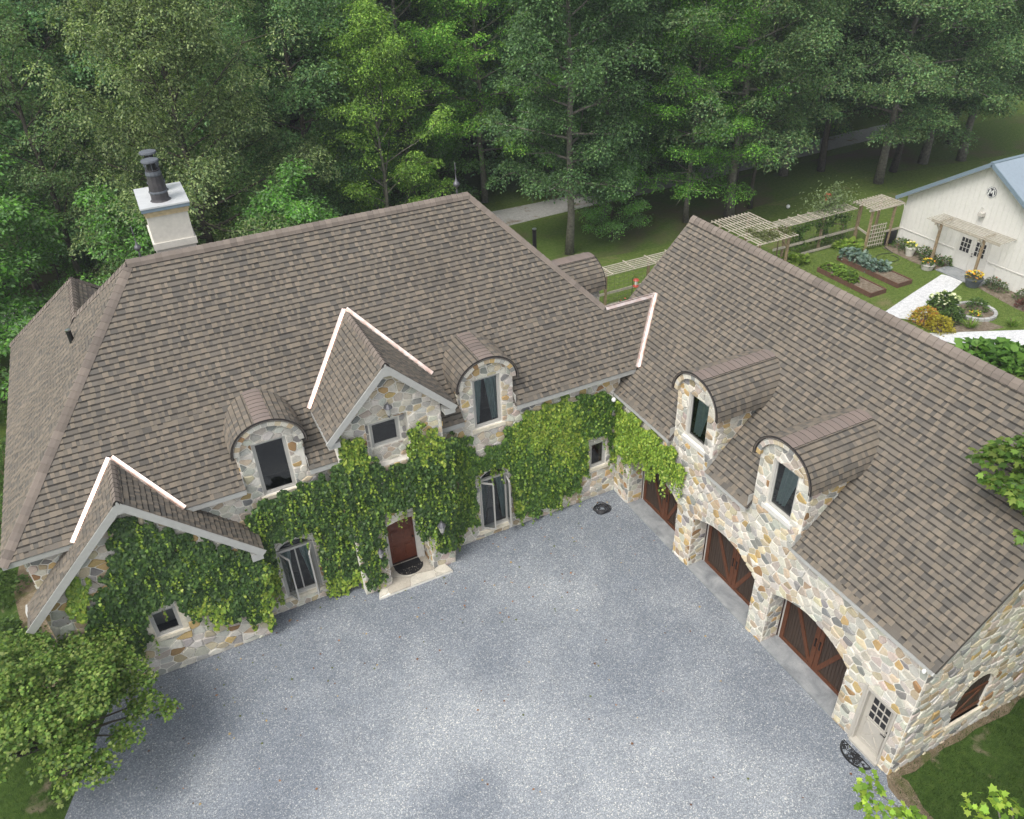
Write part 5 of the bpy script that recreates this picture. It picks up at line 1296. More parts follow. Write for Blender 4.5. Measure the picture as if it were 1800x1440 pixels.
br = obj('barn_roof', roof, 'barn_roof', barn)
for s in (1, -1):
    ye_ = BYC+s*(BY0-BYC+.45); ze_ = BZP+.10-(BY0-BYC+.45)*(BZP-BZ0)/(BY0-BYC)
    for k in range(28): 
        x = BX-ov+.25+k*.45; obj('standing_seam', MB().bar((x, ye_, ze_+.02), (x, BYC, BZP+.12), .03, .035), 'barn_roof', br)
    obj('rake_trim', MB().bar((BX-ov-.01, ye_, ze_-.06), (BX-ov-.01, BYC, BZP+.04), .05, .20), 'barn_trim', br)
    obj('eave_trim', MB().bar((BX-ov, ye_, ze_-.07), (41, ye_, ze_-.07), .08, .14), 'barn_trim', br)
    obj('soffit', MB().bar((BX-ov*.5, ye_-s*.3, ze_+.02), (BX-ov*.5, BYC, BZP-.06), ov-.06, .02, up=(0, s*.55, .83)), 'barn_metal', br)
obj('ridge_trim', MB().bar((BX-ov-.02, BYC, BZP+.13), (41, BYC, BZP+.13), .22, .05), 'barn_trim', br)
mb = MB(); mb.tube([(BX-.25, BY0+.42, 2.62), (BX-.06, BY0+.05, 2.45), (BX-.06, BY0-.03, 2.2), (BX-.06, BY0-.03, .1)], .045, 8); obj('downspout', mb, 'white_paint', barn)
mb = MB(); mb.tube([(BX-.06, 15.1, .1), (BX-.06, 15.1, 1.5)], .04, 8); obj('conduit', mb, 'window_frame', barn)
# double doors
dd = obj('double_door', MB().box(BX-.02, BX+.01, 18.24, 20.16, .05, 2.10), 'white_paint', barn)
for (a, b) in ((19.22, 20.08), (18.32, 19.18)):
    lf = obj('door_leaf', MB().box(BX-.05, BX-.021, a, b, .07, 2.03), 'white_paint', dd)
    c = (a+b)/2
for (a, b) in ((19.22, 20.08), (18.32, 19.18)):
    c = (a+b)/2
    for i in range(3):
        for j in range(3):
            y0 = c-.30+.2*i; z0 = 1.05+.27*j; obj('pane', MB().box(BX-.058, BX-.05, y0+.018, y0+.182, z0+.018, z0+.252), 'room', dd)
    mb = MB()
    for k in range(4): mb.box(BX-.066, BX-.051, c-.315+.2*k, c-.285+.2*k, 1.035, 1.875); mb.box(BX-.068, BX-.051, c-.32, c+.32, 1.035+.27*k, 1.065+.27*k)
    obj('muntins', mb, 'white_paint', dd)
mb = MB(); mb.tube([(BX-.05, 19.13, 1.0), (BX-.11, 19.13, 1.0), (BX-.11, 19.03, .98)], .018, 6); mb.tube([(BX-.05, 19.13, 1.12), (BX-.08, 19.13, 1.12)], .03, 8); obj('handle', mb, 'iron', dd)
# flood light and the octagonal emblem
mb = MB(); mb.box(BX-.30, BX-.06, 19.08, 19.36, 3.28, 3.46); mb.tube([(BX, 19.3, 3.62), (BX-.12, 19.35, 3.7), (BX-.16, 19.25, 3.45)], .02, 6); obj('flood_light', mb, 'pot_stone', barn)
EY, EZ = 19.14, 4.56
def octa(x, r): return [(x, EY-r*math.cos(a), EZ+r*math.sin(a)) for a in np.linspace(math.pi/8, 2*math.pi+math.pi/8, 9)[:-1]]
def disc(x0, x1, r):
    mb = MB(); A, B = octa(x0, r), octa(x1, r); mb.face(A[::-1]); n = 8
    for i in range(n): mb.face([A[i], A[(i+1) % n], B[(i+1) % n], B[i]])
    return mb
em = obj('emblem', disc(BX-.03, BX, .29), 'black_print', barn)
obj('emblem_border', disc(BX-.034, BX-.02, .272), 'white_plastic', em); obj('emblem_field', disc(BX-.038, BX-.02, .235), 'black_print', em)
mb = MB(); X = BX-.041
for (a, b) in (((-.14, -.15), (-.10, .17)), ((-.10, .17), (0, -.05)), ((0, -.05), (.10, .17)), ((.10, .17), (.14, -.15))):
    mb.bar((X, EY-a[0], EZ+a[1]), (X, EY-b[0], EZ+b[1]), .006, .062, up=(0, 1, 0))
obj('emblem_mark', mb, 'white_plastic', em)
# pergola over the barn doors
pg = thing('door_pergola', 'weathered slatted pergola on two posts over the barn doors', 'pergola', (26.4, 19.4, 0))
for y in (20.85, 18.2):
    obj('post', MB().box(26.30, 26.42, y-.06, y+.06, 0, 2.52), 'post_wood', pg)
    mb = MB(); mb.bar((25.78, y, 2.56), (27.15, y, 2.56), .05, .16); mb.bar((26.36, y, 2.05), (26.0, y, 2.48), .05, .09); obj('beam', mb, 'weathered_wood', pg)
obj('beam', MB().bar((26.36, 17.3, 2.44), (26.36, 21.5, 2.44), .05, .14), 'weathered_wood', pg)
for k in range(8): obj('slat', MB().bar((25.82+.185*k, 17.0, 2.67+.005*(k % 2)), (25.82+.185*k, 21.45, 2.67+.005*(k % 2)), .035, .028), 'weathered_wood', pg)

# ================================================================== TRELLISES ROUND THE KITCHEN GARDEN
def trellis(name, label, x0, x1, y0, y1, z, nx, ny, posts, cat='pergola', sag=.01):
    t = thing(name, label, cat, ((x0+x1)/2, (y0+y1)/2, 0)); rd = random.Random(int(x0*10))
    for (x, y) in posts: obj('post', MB().box(x-.06, x+.06, y-.06, y+.06, 0, z-.02), 'post_wood', t)
    for k in range(nx):
        y = y0+(y1-y0)*k/max(1, nx-1); j = rd.uniform(-.02, .02); obj('slat', MB().bar((x0-.15, y+j, z+.03), (x1+.15, y-j, z+.03), .05, .04), 'weathered_wood', t)
    for k in range(ny):
        x = x0+(x1-x0)*k/max(1, ny-1); j = rd.uniform(-.02, .02); obj('slat', MB().bar((x+j, y0-.12, z+.075), (x-j, y1+.12, z+.075), .05, .045), 'weathered_wood', t)
    return t
t = trellis('arbor', 'square lattice-topped arbor beyond the garage ridge with climbing vine', 15.9, 18.5, 23.65, 27.5, 2.42, 6, 12, [(16.2, 23.9), (18.25, 23.9), (16.2, 27.2), (18.25, 27.2)], 'arbor')
for s in (1,): obj('brace', MB().bar((18.25, 23.9, 1.7), (17.7, 23.9, 2.35), .06, .08), 'post_wood', t)
t = trellis('trellis_fence', 'long weathered trellis fence between the arbor and the gate', 18.75, 24.4, 25.1, 25.95, 2.30, 6, 9, [(19.6, 25.55), (22.45, 25.55), (25.2, 25.45)], 'trellis')
for z in (.12, .85): obj('rail', MB().bar((18.8, 25.5, z), (25.2, 25.45, z), .05, .14), 'weathered_wood', t)
mb = MB()
for k in range(22): mb.tube([(18.9+.29*k, 25.5, .1), (18.9+.29*k, 25.5, 2.2)], .006, 4)
for k in range(9): mb.tube([(18.8, 25.5, .25+.24*k), (25.2, 25.47, .25+.24*k)], .006, 4)
obj('wire_mesh', mb, 'wire', t)
t = trellis('trellis_fence', 'low-roofed slatted trellis between house dormer and garage roof', 3.5, 15.6, 24.95, 25.9, 2.20, 6, 10, [(5.0, 25.6), (7.6, 25.6), (10.25, 25.6), (13.0, 25.6), (15.4, 25.6)], 'trellis')
for z in (.12, .85): obj('rail', MB().bar((3.6, 25.6, z), (15.4, 25.6, z), .05, .14), 'weathered_wood', t)
mb = MB()
for k in range(40): mb.tube([(3.8+.29*k, 25.6, .1), (3.8+.29*k, 25.6, 2.1)], .006, 4)
for k in range(9): mb.tube([(3.6, 25.6, .25+.22*k), (15.4, 25.6, .25+.22*k)], .006, 4)
obj('wire_mesh', mb, 'wire', t)
t = trellis('gate_arbor', 'slatted arbor with a lattice garden gate beside the barn', 24.45, 26.65, 23.75, 25.3, 2.60, 4, 11, [(24.75, 24.15), (26.35, 24.0), (25.1, 25.3), (26.55, 25.2)], 'arbor')
obj('beam', MB().bar((24.4, 24.1, 2.52), (26.7, 23.95, 2.52), .06, .14), 'weathered_wood', t); obj('beam', MB().bar((24.7, 25.35, 2.52), (26.7, 25.2, 2.52), .06, .14), 'weathered_wood', t)
for k in range(7): obj('gate_slat', MB().bar((24.85+.18*k, 24.12-.015*k, .15), (24.85+.18*k, 24.12-.015*k, 1.55), .04, .035), 'weathered_wood', t)
for k in range(6): obj('gate_rail', MB().bar((24.80, 24.09, .3+.24*k), (25.98, 24.0, .3+.24*k), .03, .045), 'weathered_wood', t)
obj('rail', MB().bar((24.75, 24.15, 1.0), (25.1, 25.3, 1.0), .05, .12), 'weathered_wood', t); obj('rail', MB().bar((26.0, 24.0, 1.0), (27.1, 23.95, 1.0), .05, .12), 'weathered_wood', t)
obj('gate_board', MB().box(26.15, 27.05, 24.0, 24.04, .1, .95), 'pipe_black', t)

# ================================================================== PLANTS
def shrub(name, label, cat, x, y, r, h, n, pal, tpl=BROAD, size=.10, z=0.0, group=None, flowers=None, spiky=False, mat='leaf'):
    t = thing(name, label, cat, (x, y, z), group); a = rng.uniform(0, 2*math.pi, n); q = np.sqrt(rng.random(n)); hh = rng.random(n)
    if spiky:
        B = np.stack([x+r*.25*q*np.cos(a), y+r*.25*q*np.sin(a), np.full(n, z+.01)], 1); D = np.stack([np.cos(a)*r*q, np.sin(a)*r*q, h*(1.1-.5*q)], 1); S_ = np.linalg.norm(D, axis=1)*rng.uniform(.7, 1, n)
        me = leaves(name, (BLADE[0]*np.array([.7, 1, 1]), BLADE[1]), B, D, np.stack([np.cos(a), np.sin(a), np.zeros(n)-.2], 1)+rng.normal(0, .2, (n, 3)), S_, palette(n, pal))
    else:
        prof = np.sqrt(np.clip(1-(hh*1.0)**2, 0, 1)); rr = r*prof*np.sqrt(rng.uniform(.35, 1, n))*(1+.18*np.sin(a*5+hh*6))
        B = np.stack([x+rr*np.cos(a), y+rr*np.sin(a), z+h*hh*rng.uniform(.85, 1.05, n)], 1)
        D = np.stack([np.cos(a), np.sin(a), rng.uniform(-.3, .8, n)], 1)+rng.normal(0, .3, (n, 3)); Nn = np.stack([np.cos(a)*.5, np.sin(a)*.5, np.ones(n)], 1)+rng.normal(0, .3, (n, 3))
        me = leaves(name, tpl, B, D, Nn, rng.uniform(size*.7, size*1.3, n), palette(n, pal))
    leafobj('foliage', me, mat, t)
    if flowers:
        k, pal2, fs = flowers; a = rng.uniform(0, 6.28, k); q = r*np.sqrt(rng.random(k))*.95; B = np.stack([x+q*np.cos(a), y+q*np.sin(a), z+h*np.sqrt(np.clip(1-(q/r)**2*.8, .1, 1))+.02], 1)
        leafobj('flowers', leaves('flowers', STAR, B, np.stack([np.cos(a), np.sin(a), rng.uniform(-.2, .5, k)], 1), np.tile((0, 0, 1.0), (k, 1))+rng.normal(0, .4, (k, 3)), rng.uniform(fs*.7, fs*1.3, k), palette(k, pal2)), 'plantcol', t)
    mb = MB(); 
    for k in range(3): mb.tube([(x, y, z), (x+.3*r*math.cos(k*2.1), y+.3*r*math.sin(k*2.1), z+h*.7)], .012, 5)
    obj('stem', mb, 'stem', t)
    return t
G1 = [(.05, .10, .02), (.08, .15, .03), (.12, .20, .04)]; G2 = [(.10, .19, .02), (.15, .25, .03), (.20, .30, .04)]; GB = [(.13, .20, .17), (.19, .27, .23), (.25, .33, .28), (.09, .15, .12)]
YF = [(.65, .42, .02), (.70, .30, .03), (.6, .5, .05)]
# raised beds
for i, (x0, x1, y0, y1, lab) in enumerate(((20.3, 21.45, 19.55, 23.4, 'raised bed half filled with low leafy greens'), (22.4, 23.5, 19.65, 24.0, 'raised bed with blue-green cabbages at one end'))):
    t = thing('raised_bed', lab, 'raised bed', ((x0+x1)/2, (y0+y1)/2, 0), 'raised vegetable beds')
    for b in ((x0, x1, y0, y0+.05), (x0, x1, y1-.05, y1), (x0, x0+.05, y0+.05, y1-.05), (x1-.05, x1, y0+.05, y1-.05)): obj('board', MB().box(*b, -.02, .26), 'bed_wood', t)
    obj('soil', MB().box(x0+.05, x1-.05, y0+.05, y1-.05, 0, .20), 'mulch', t)
for (x, y, r) in ((22.75, 23.75, .34), (23.15, 23.45, .30), (22.75, 22.95, .32), (23.2, 22.75, .28), (22.75, 22.3, .26), (22.8, 21.65, .34), (23.2, 21.45, .30)):
    shrub('cabbage_plant', 'blue-green cabbage plant growing in the farther raised bed', 'cabbage', x, y, r, .5, 90, GB, BROAD, .22, .20, 'cabbages in the raised bed')
for (x, y) in ((20.75, 23.0), (21.05, 22.5), (20.7, 22.1), (21.0, 21.65), (20.7, 21.3)):
    shrub('leafy_green', 'low bright leafy vegetable in the nearer raised bed', 'vegetable', x, y, .36, .32, 130, G2, BROAD, .16, .20, 'leafy greens in the raised bed')
# pots along the barn
def pot(x, y, r0, r1, h, mat, label, pal, fl, fr, fh):
    t = thing('flower_pot', label, 'flower pot', (x, y, 0), None); mb = MB(); mb.lathe((x, y, 0.004), [(r0, 0), (r1*.97, h*.8), (r1*1.06, h*.82), (r1*1.06, h), (r1*.9, h), (r1*.88, h*.9)], 16); obj('pot', mb, mat, t)
    shrub('potted_flowers', 'flowers growing in the '+label.split(' standing')[0], 'flowers', x, y, fr, fh, 150, pal, BROAD, .10, h*.92, None, fl)
pot(26.4, 22.35, .20, .30, .55, 'pot_white', 'tall white pot standing by the barn wall', G2, (26, [(.62, .55, .05), (.7, .68, .4)], .12), .30, .26)
pot(25.72, 20.55, .30, .36, .32, 'pot_stone', 'squat stone pot standing by the pergola post', G1, (18, YF, .11), .34, .25)
pot(25.95, 17.85, .30, .44, .52, 'pot_grey', 'large dark grey pot standing beside the white path', [(.20, .17, .03), (.12, .15, .03)], (70, YF, .12), .44, .34)
# barn border plants
for i, (x, y, r, h) in enumerate(((26.9, 23.5, .40, .55), (26.8, 22.9, .42, .6), (26.85, 21.8, .45, .65), (26.75, 21.3, .42, .6), (26.6, 20.7, .38, .55), (26.85, 20.3, .32, .6))):
    shrub('border_perennial', 'leggy green perennial against the barn wall left of its doors', 'plant', x, y, r, h, 170, G1, RHOMB, .13, 0, 'perennials left of the barn doors', (8, [(.35, .16, .10), (.45, .3, .1)], .07))
for i, (x, y, r, h) in enumerate(((26.8, 17.3, .40, .5), (26.7, 16.8, .42, .5), (26.7, 15.5, .38, .6), (26.6, 14.9, .35, .5), (26.6, 14.0, .4, .5))):
    shrub('border_perennial', 'grey-green perennial against the barn wall right of its doors', 'plant', x, y, r, h, 170, [(.06, .10, .04), (.09, .13, .05), (.13, .17, .07)], RHOMB, .13, 0, 'perennials right of the barn doors', (8, [(.35, .10, .08), (.45, .2, .1)], .07))
shrub('red_shrub', 'dark red leaved shrub in the border right of the barn doors', 'shrub', 26.1, 14.9, .42, .45, 220, [(.16, .06, .05), (.22, .09, .07), (.12, .05, .04)], RHOMB, .14)
shrub('hydrangea', 'pale flowering hydrangea bush beside the white path', 'shrub', 22.35, 16.75, .72, .9, 650, G1+[(.10, .17, .04)], BROAD, .15, 0, None, (60, [(.35, .42, .16), (.45, .50, .24), (.55, .57, .35)], .17))
shrub('yellow_shrub', 'golden orange leaved shrub next to the white path', 'shrub', 20.55, 16.35, .68, .75, 900, [(.42, .30, .02), (.50, .38, .03), (.45, .20, .03), (.30, .30, .03)], RHOMB, .13)
shrub('yellow_shrub', 'golden yellow leaved shrub at the fork of the white paths', 'shrub', 20.55, 15.45, .62, .65, 800, [(.40, .36, .02), (.48, .42, .03), (.34, .28, .03)], RHOMB, .13)
shrub('green_shrub', 'rounded dark green shrub between yellow shrub and stone ring', 'shrub', 21.55, 15.75, .58, .65, 650, G1, RHOMB, .12)
shrub('green_shrub', 'small rounded shrub below the hydrangea', 'shrub', 22.3, 15.95, .45, .5, 420, G1, RHOMB, .11)
shrub('daylily_clump', 'spiky daylily clump on the mulch beside the stone ring', 'plant', 22.0, 14.85, .55, .6, 90, G2, BLADE, .3, 0, None, None, True)
shrub('daylily_clump', 'spiky daylily clump in its own mulch patch by the lower path', 'plant', 23.85, 13.95, .5, .55, 80, G2, BLADE, .3, 0, None, None, True)
# stone ring planter
t = thing('stone_ring', 'ring of grey edging stones round a small planting on the lawn', 'planter', (23.5, 15.75, 0)); rd = random.Random(9)
for k in range(20):
    a = 2*math.pi*k/20; mb = MB(); x, y = 23.5+.92*math.cos(a), 15.75+.92*math.sin(a); c = rd.uniform(.3, .45); mb.bar((x-.13*math.sin(a)*-1*-1, y+.13*math.cos(a), .07), (x+.13*math.sin(a), y-.13*math.cos(a), .07), .16, .16, col=(c, c, c*.97)); obj('edging_stone', mb, 'stone', t, colors=True)
mb = MB(); mb.lathe((23.5, 15.75, 0), [(.86, 0), (.86, .06)], 20); obj('soil', mb, 'mulch', t)
shrub('green_shrub', 'feathery dark green shrub growing inside the stone ring', 'shrub', 23.75, 15.85, .52, .6, 420, G1, RHOMB, .12, .06)
shrub('yellow_flowers', 'small yellow flowers inside the stone ring', 'flowers', 23.1, 15.45, .3, .22, 120, G2, BROAD, .08, .06, None, (16, YF, .09))
# squash patch below the lower path
for i, (x, y) in enumerate(((19.6, 12.9), (20.4, 12.4), (20.2, 11.5), (21.1, 11.7), (21.4, 10.9), (20.7, 10.6), (19.7, 11.9), (22.2, 11.2), (22.4, 10.3))):
    shrub('squash_plant', 'big-leaved squash plant behind the garage ridge below the white path', 'vegetable', x, y, .75, .75, 110, [(.07, .17, .02), (.11, .24, .03), (.15, .30, .04)], BROAD, .38, 0, 'squash plants in the patch')
for (x, y) in ((24.0, 25.0), (24.6, 24.75), (20.3, 24.9), (20.0, 25.3)):
    shrub('hosta_clump', 'lime green hosta at the foot of the trellis fence', 'plant', x, y, .5, .42, 90, [(.20, .30, .04), (.26, .36, .05), (.15, .25, .03)], BROAD, .30, 0, 'hostas along the trellis')
# vines on the arbor and trellis, espalier along the wires
def cloud(name, label, cat, box, n, pal, size, tpl=RHOMB, mat='leaf'):
    x0, x1, y0, y1, z0, z1 = box; t = thing(name, label, cat, ((x0+x1)/2, (y0+y1)/2, 0))
    P = np.stack([rng.uniform(x0, x1, n*2), rng.uniform(y0, y1, n*2), rng.uniform(z0, z1, n*2)], 1); k = np.sin(P[:, 0]*3.1)+np.sin(P[:, 1]*3.7)+np.sin(P[:, 2]*4.3)+.5*np.sin(P[:, 0]*7.3+P[:, 2]*5); P = P[np.argsort(-k)][:n]
    leafobj('foliage', leaves(name, tpl, P, rnd_unit(n)+np.array([0, 0, -.3]), rnd_unit(n)+np.array([0, 0, 1.0]), rng.uniform(size*.6, size*1.3, n), palette(n, pal)), mat, t)
    mb = MB(); mb.tube([(x1-.2, (y0+y1)/2, 0), (x1-.3, (y0+y1)/2+.05, (z0+z1)/2), ((x0+x1)/2, (y0+y1)/2, z1-.05)], .03, 6); obj('stem', mb, 'stem', t)
cloud('climbing_vine', 'thin olive vine trailing over the square arbor top', 'vine', (16.3, 18.4, 23.6, 25.4, 2.45, 2.75), 900, [(.16, .18, .06), (.20, .22, .09), (.12, .15, .05)], .13)
cloud('fruit_bush', 'espaliered leafy fruit canes along the trellis wires', 'shrub', (19.8, 24.6, 25.3, 25.9, .5, 1.9), 2200, G1+[(.10, .2, .03)], .14)
t = thing('apple_tree', 'small grey-leaved fruit tree rising through the trellis', 'tree', (22.8, 25.9, 0)); mb = MB()
mb.tube([(22.8, 25.9, 0), (22.78, 25.85, 1.4), (22.9, 25.8, 2.4), (23.2, 25.8, 3.4)], [.07, .06, .045, .015], 7)
for k in range(6): a = k*1.05; mb.tube([(22.85, 25.83, 2.1+.12*k), (22.9+.7*math.cos(a), 25.8+.5*math.sin(a), 2.7+.1*k)], [.03, .01], 5)
obj('trunk', mb, 'bark_grey', t); n = 1500; P = rng.normal(0, 1, (n, 3))*np.array([.75, .45, .42])+np.array([23.0, 25.8, 2.75]); P[:150] = np.stack([23.3+.15*rng.normal(size=150), 25.8+.1*rng.normal(size=150), rng.uniform(3, 3.9, 150)], 1)
leafobj('crown', leaves('crown', RHOMB, P, rnd_unit(n), rnd_unit(n)+np.array([0, 0, 1.0]), rng.uniform(.10, .18, n), palette(n, [(.15, .20, .09), (.20, .26, .13), (.12, .17, .06)])), 'leaf', t)
for i, (x, y, r, h) in enumerate(((-20.6, 15.6, .8, 1.0), (-20.9, 18.2, .9, 1.2), (-20.6, 21.6, 1.0, 1.5), (-20.8, 25.2, 1.1, 1.8), (-21.2, 28.4, 1.3, 2.2))):
    shrub('foundation_shrub', 'dark leafy shrub in the row along the west side of the house', 'shrub', x, y, r, h, 900, [(.045, .09, .02), (.07, .13, .028), (.10, .17, .035)], RHOMB, .14, 0, 'shrubs west of the house')
# small garden things
t = thing('bird_feeder', 'red and clear hummingbird feeder on a hook behind the copper flashing', 'bird feeder', (9.0, 25.2, 0)); mb = MB(); mb.tube([(9.0, 25.2, 0), (9.0, 25.2, 1.6), (9.06, 25.1, 1.72), (9.12, 25.05, 1.62)], .012, 6); obj('hook', mb, 'iron', t)
mb = MB(); mb.lathe((9.12, 25.05, 1.1), [(.05, 0), (.16, .04), (.16, .08), (.06, .12)], 12); mb.lathe((9.12, 25.05, 1.46), [(.06, 0), (.17, .03), (.12, .09), (.02, .14)], 12); obj('feeder_cap', mb, 'red_plastic', t); mb = MB(); mb.lathe((9.12, 25.05, 1.22), [(.06, 0), (.08, .12), (.06, .24)], 10); obj('bottle', mb, 'white_plastic', t)
for (x, y) in ((8.6, 25.0), (9.5, 24.8), (9.0, 24.6)): shrub('green_shrub', 'low dark shrub at the foot of the bird feeder', 'shrub', x, y, .5, .5, 300, G1, RHOMB, .14, 0, 'shrubs round the bird feeder', (8, [(.5, .1, .08)], .09))
t = thing('lawn_ball', 'small white ball lying on the shaded lawn beyond the trellis', 'ball', (25.8, 31.7, 0)); mb = MB(); mb.lathe((25.8, 31.7, 0), [(.13*math.sin(a), .13-.13*math.cos(a)) for a in np.linspace(.05, 3.09, 9)], 12); obj('ball_skin', mb, 'white_plastic', t, smooth=True)
t = thing('birdhouse', 'red birdhouse on a pole beside the fruit tree', 'birdhouse', (24.0, 26.9, 0)); mb = MB(); mb.tube([(24.0, 26.9, 0), (24.0, 26.9, 2.3)], .03, 6); obj('pole', mb, 'post_wood', t)
mb = MB(); mb.box(23.88, 24.12, 26.8, 27.02, 2.3, 2.62); mb.hexa([(23.84, 26.76, 2.62), (24.16, 26.76, 2.62), (24.16, 27.06, 2.62), (23.84, 27.06, 2.62), (23.99, 26.76, 2.8), (24.01, 26.76, 2.8), (24.01, 27.06, 2.8), (23.99, 27.06, 2.8)]); obj('house_box', mb, 'red_plastic', t)
mb = MB(); mb.tube([(24.0, 26.79, 2.46), (24.0, 26.80, 2.46)], .05, 10); obj('entrance_hole', mb, 'black_print', t)
t = thing('garden_hose', 'thin black hose looped on the lawn near the gate', 'hose', (25.2, 22.9, 0)); mb = MB(); mb.tube([(26.2, 23.8, .5), (25.9, 23.7, .12)]+[(25.1+.9*math.cos(a)*(1-.02*k), 22.7+.55*math.sin(a), .02) for k, a in enumerate(np.linspace(.6, 6.6, 26))], .016, 6); obj('loop', mb, 'hose', t)

# ================================================================== TREES
def skeleton(rd, H, cb, Rr, nl, lean=0.0, r0=.22, up=(12, 62), nsub=4, shape=.75, wob=.25, low=.25):
    mb = MB(); tips = []
    tr = [Vector((0, 0, 0))]; n = 9
    for i in range(1, n+1): tr.append(Vector((lean*H*i/n+rd.uniform(-wob, wob)*.5, rd.uniform(-wob, wob)*.5, H*.93*i/n)))
    mb.tube([tuple(p) for p in tr], [r0*1.25]+[r0*(1-.88*i/n) for i in range(1, n+1)], 8)
    at = lambda t: tr[min(n-1, int(t*n))].lerp(tr[min(n, int(t*n)+1)], t*n-int(t*n)) if t < 1 else tr[-1]
    for i in range(nl):
        s = (i+rd.uniform(0, .8))/nl; t = cb+(.97-cb)*s; az = i*2.399+rd.uniform(-.5, .5)
        L = Rr*(low+(1-low)*math.sin(math.pi*(.08+.68*s)))*(1-.5*s**3)*rd.uniform(.78, 1.15); el = R(up[0]+(up[1]-up[0])*s+rd.uniform(-8, 8))
        p = at(t).copy(); d = Vector((math.cos(az)*math.cos(el), math.sin(az)*math.cos(el), math.sin(el))); pts = [p.copy()]; m = 5
        for k in range(m):
            d = (d+Vector((rd.uniform(-.2, .2), rd.uniform(-.2, .2), rd.uniform(-.12, .16)))).normalized(); p = p+d*L/m; pts.append(p.copy())
        rr = r0*(1-.8*t)*.48; mb.tube([tuple(q) for q in pts], [rr*(1-.85*k/m) for k in range(m+1)], 5, cap=False)
        for k in range(2, m+1): tips.append((pts[k], s, .6+.4*k/m))
        for j in range(nsub):
            f = rd.uniform(.25, .95); q = pts[int(f*m)].lerp(pts[min(m, int(f*m)+1)], f*m-int(f*m)); az2 = az+rd.choice((-1, 1))*rd.uniform(.5, 1.2); el2 = el*.6+R(rd.uniform(-15, 30)); l2 = L*rd.uniform(.28, .5)
            e = Vector((math.cos(az2)*math.cos(el2), math.sin(az2)*math.cos(el2), math.sin(el2))); q1 = q+e*l2*.55+Vector((0, 0, rd.uniform(-.1, .15))); q2 = q+e*l2
            mb.tube([tuple(q), tuple(q1), tuple(q2)], [rr*.4, rr*.25, rr*.08], 4, cap=False); tips.append((q1, s, .8)); tips.append((q2, s, 1.0))
    return mb, tips
PROTO = {}
def tree_proto(key, seed, H, cb, Rr, nl, nleaf, size, pal, bark, tpl=RHOMB, cr=(.6, 1.1), flat=.38, droop=.35, bright=.3, keep=.8, **kw):
    global rng
    rd = random.Random(seed); rng = np.random.default_rng(seed)
    mb, tips = skeleton(rd, H, cb, Rr, nl, **kw); me_t = mesh_of(mb, 'trunk', False); me_t.materials.append(MATS[bark]); me_t.polygons.foreach_set('use_smooth', [True]*len(me_t.polygons))
    C0 = np.array([tuple(t[0]) for t in tips]); C0 = C0[rng.random(len(C0)) < keep]; m = len(C0); per = max(4, nleaf//m); N = m*per
    rad = rng.uniform(cr[0], cr[1], m); ci = np.repeat(np.arange(m), per)
    a = rng.uniform(0, 2*math.pi, N); q = np.sqrt(rng.random(N)); rr = rad[ci]*q
    lob = 1+.3*np.sin(a*3+ci)
    # each clump is a shallow dome of leaves with a drooping rim
    P = C0[ci]+np.stack([rr*lob*np.cos(a), rr*lob*np.sin(a), rad[ci]*(flat*(1-q*q)-droop*.6*q**3)+rng.normal(0, 1, N)*rad[ci]*.13-np.abs(rng.normal(0, .5, N))*rad[ci]*flat*.5], 1)
    D = np.stack([np.cos(a), np.sin(a), -droop*1.2*q+rng.normal(0, .3, N)], 1)+rng.normal(0, .35, (N, 3)); Nn = np.stack([.9*np.cos(a)*q, .9*np.sin(a)*q, np.full(N, .8)], 1)+rng.normal(0, .38, (N, 3))
    cols = palette(N, pal, None, .16)*(1+rng.uniform(-bright, bright, m)[ci])[:, None]
    me_c = leaves('crown', tpl, P, D, Nn, rng.uniform(size*.65, size*1.25, N), np.clip(cols, .004, 1)); me_c.materials.append(MATS['leaf'])
    PROTO[key] = (me_t, me_c)
def plant(key, x, y, label, s=1.0, rot=0.0, group=None, name='tree', sz=None, cat='tree'):
    me_t, me_c = PROTO[key]; t = thing(name, label, cat, (x, y, 0), group); t.rotation_euler = (0, 0, rot); t.scale = (s, s, sz or s)
    for nm, me in (('trunk', me_t), ('crown', me_c)): o = bpy.data.objects.new(nm, me); link(o, t)
    return t
DK = [(0.0656, 0.143, 0.056), (0.0967, 0.1983, 0.0773), (0.1413, 0.2622, 0.1002), (0.1989, 0.3318, 0.119)]
OL = [(0.1431, 0.2081, 0.078), (0.2113, 0.2809, 0.1065), (0.2924, 0.3621, 0.1414), (0.0881, 0.1463, 0.0604)]
MP = [(0.087, 0.2502, 0.026), (0.1415, 0.3372, 0.0348), (0.2065, 0.4242, 0.0436), (0.0565, 0.1631, 0.0217)]
LT = [(0.1794, 0.327, 0.0464), (0.2426, 0.4114, 0.0591), (0.327, 0.4956, 0.0717), (0.1161, 0.232, 0.038)]
BG = [(0.1517, 0.3039, 0.1517), (0.2085, 0.3911, 0.1858), (0.2914, 0.5006, 0.2228)]
tree_proto('tulip', 101, 23, .16, 4.2, 48, 84000, .16, DK+[(.09, .19, .05)], 'bark_grey', cr=(.55, 1.0), low=.75, wob=.35, r0=.24, flat=.6, up=(-4, 60))
tree_proto('maple', 102, 16, .17, 4.4, 42, 66000, .13, MP, 'bark_grey', cr=(.5, .95), flat=.22, droop=.3, low=.75, up=(-2, 50), r0=.18)
tree_proto('oak', 103, 22, .20, 5.8, 50, 100000, .165, DK+OL[:2], 'bark_grey', cr=(.6, 1.1), flat=.6, droop=.25, low=.62, r0=.29, up=(-6, 62), nsub=5)
tree_proto('oak2', 104, 23, .17, 5.4, 48, 92000, .17, DK+OL[:1], 'bark_dark', cr=(.6, 1.1), flat=.6, droop=.25, low=.62, r0=.24, up=(-6, 62), nsub=5)
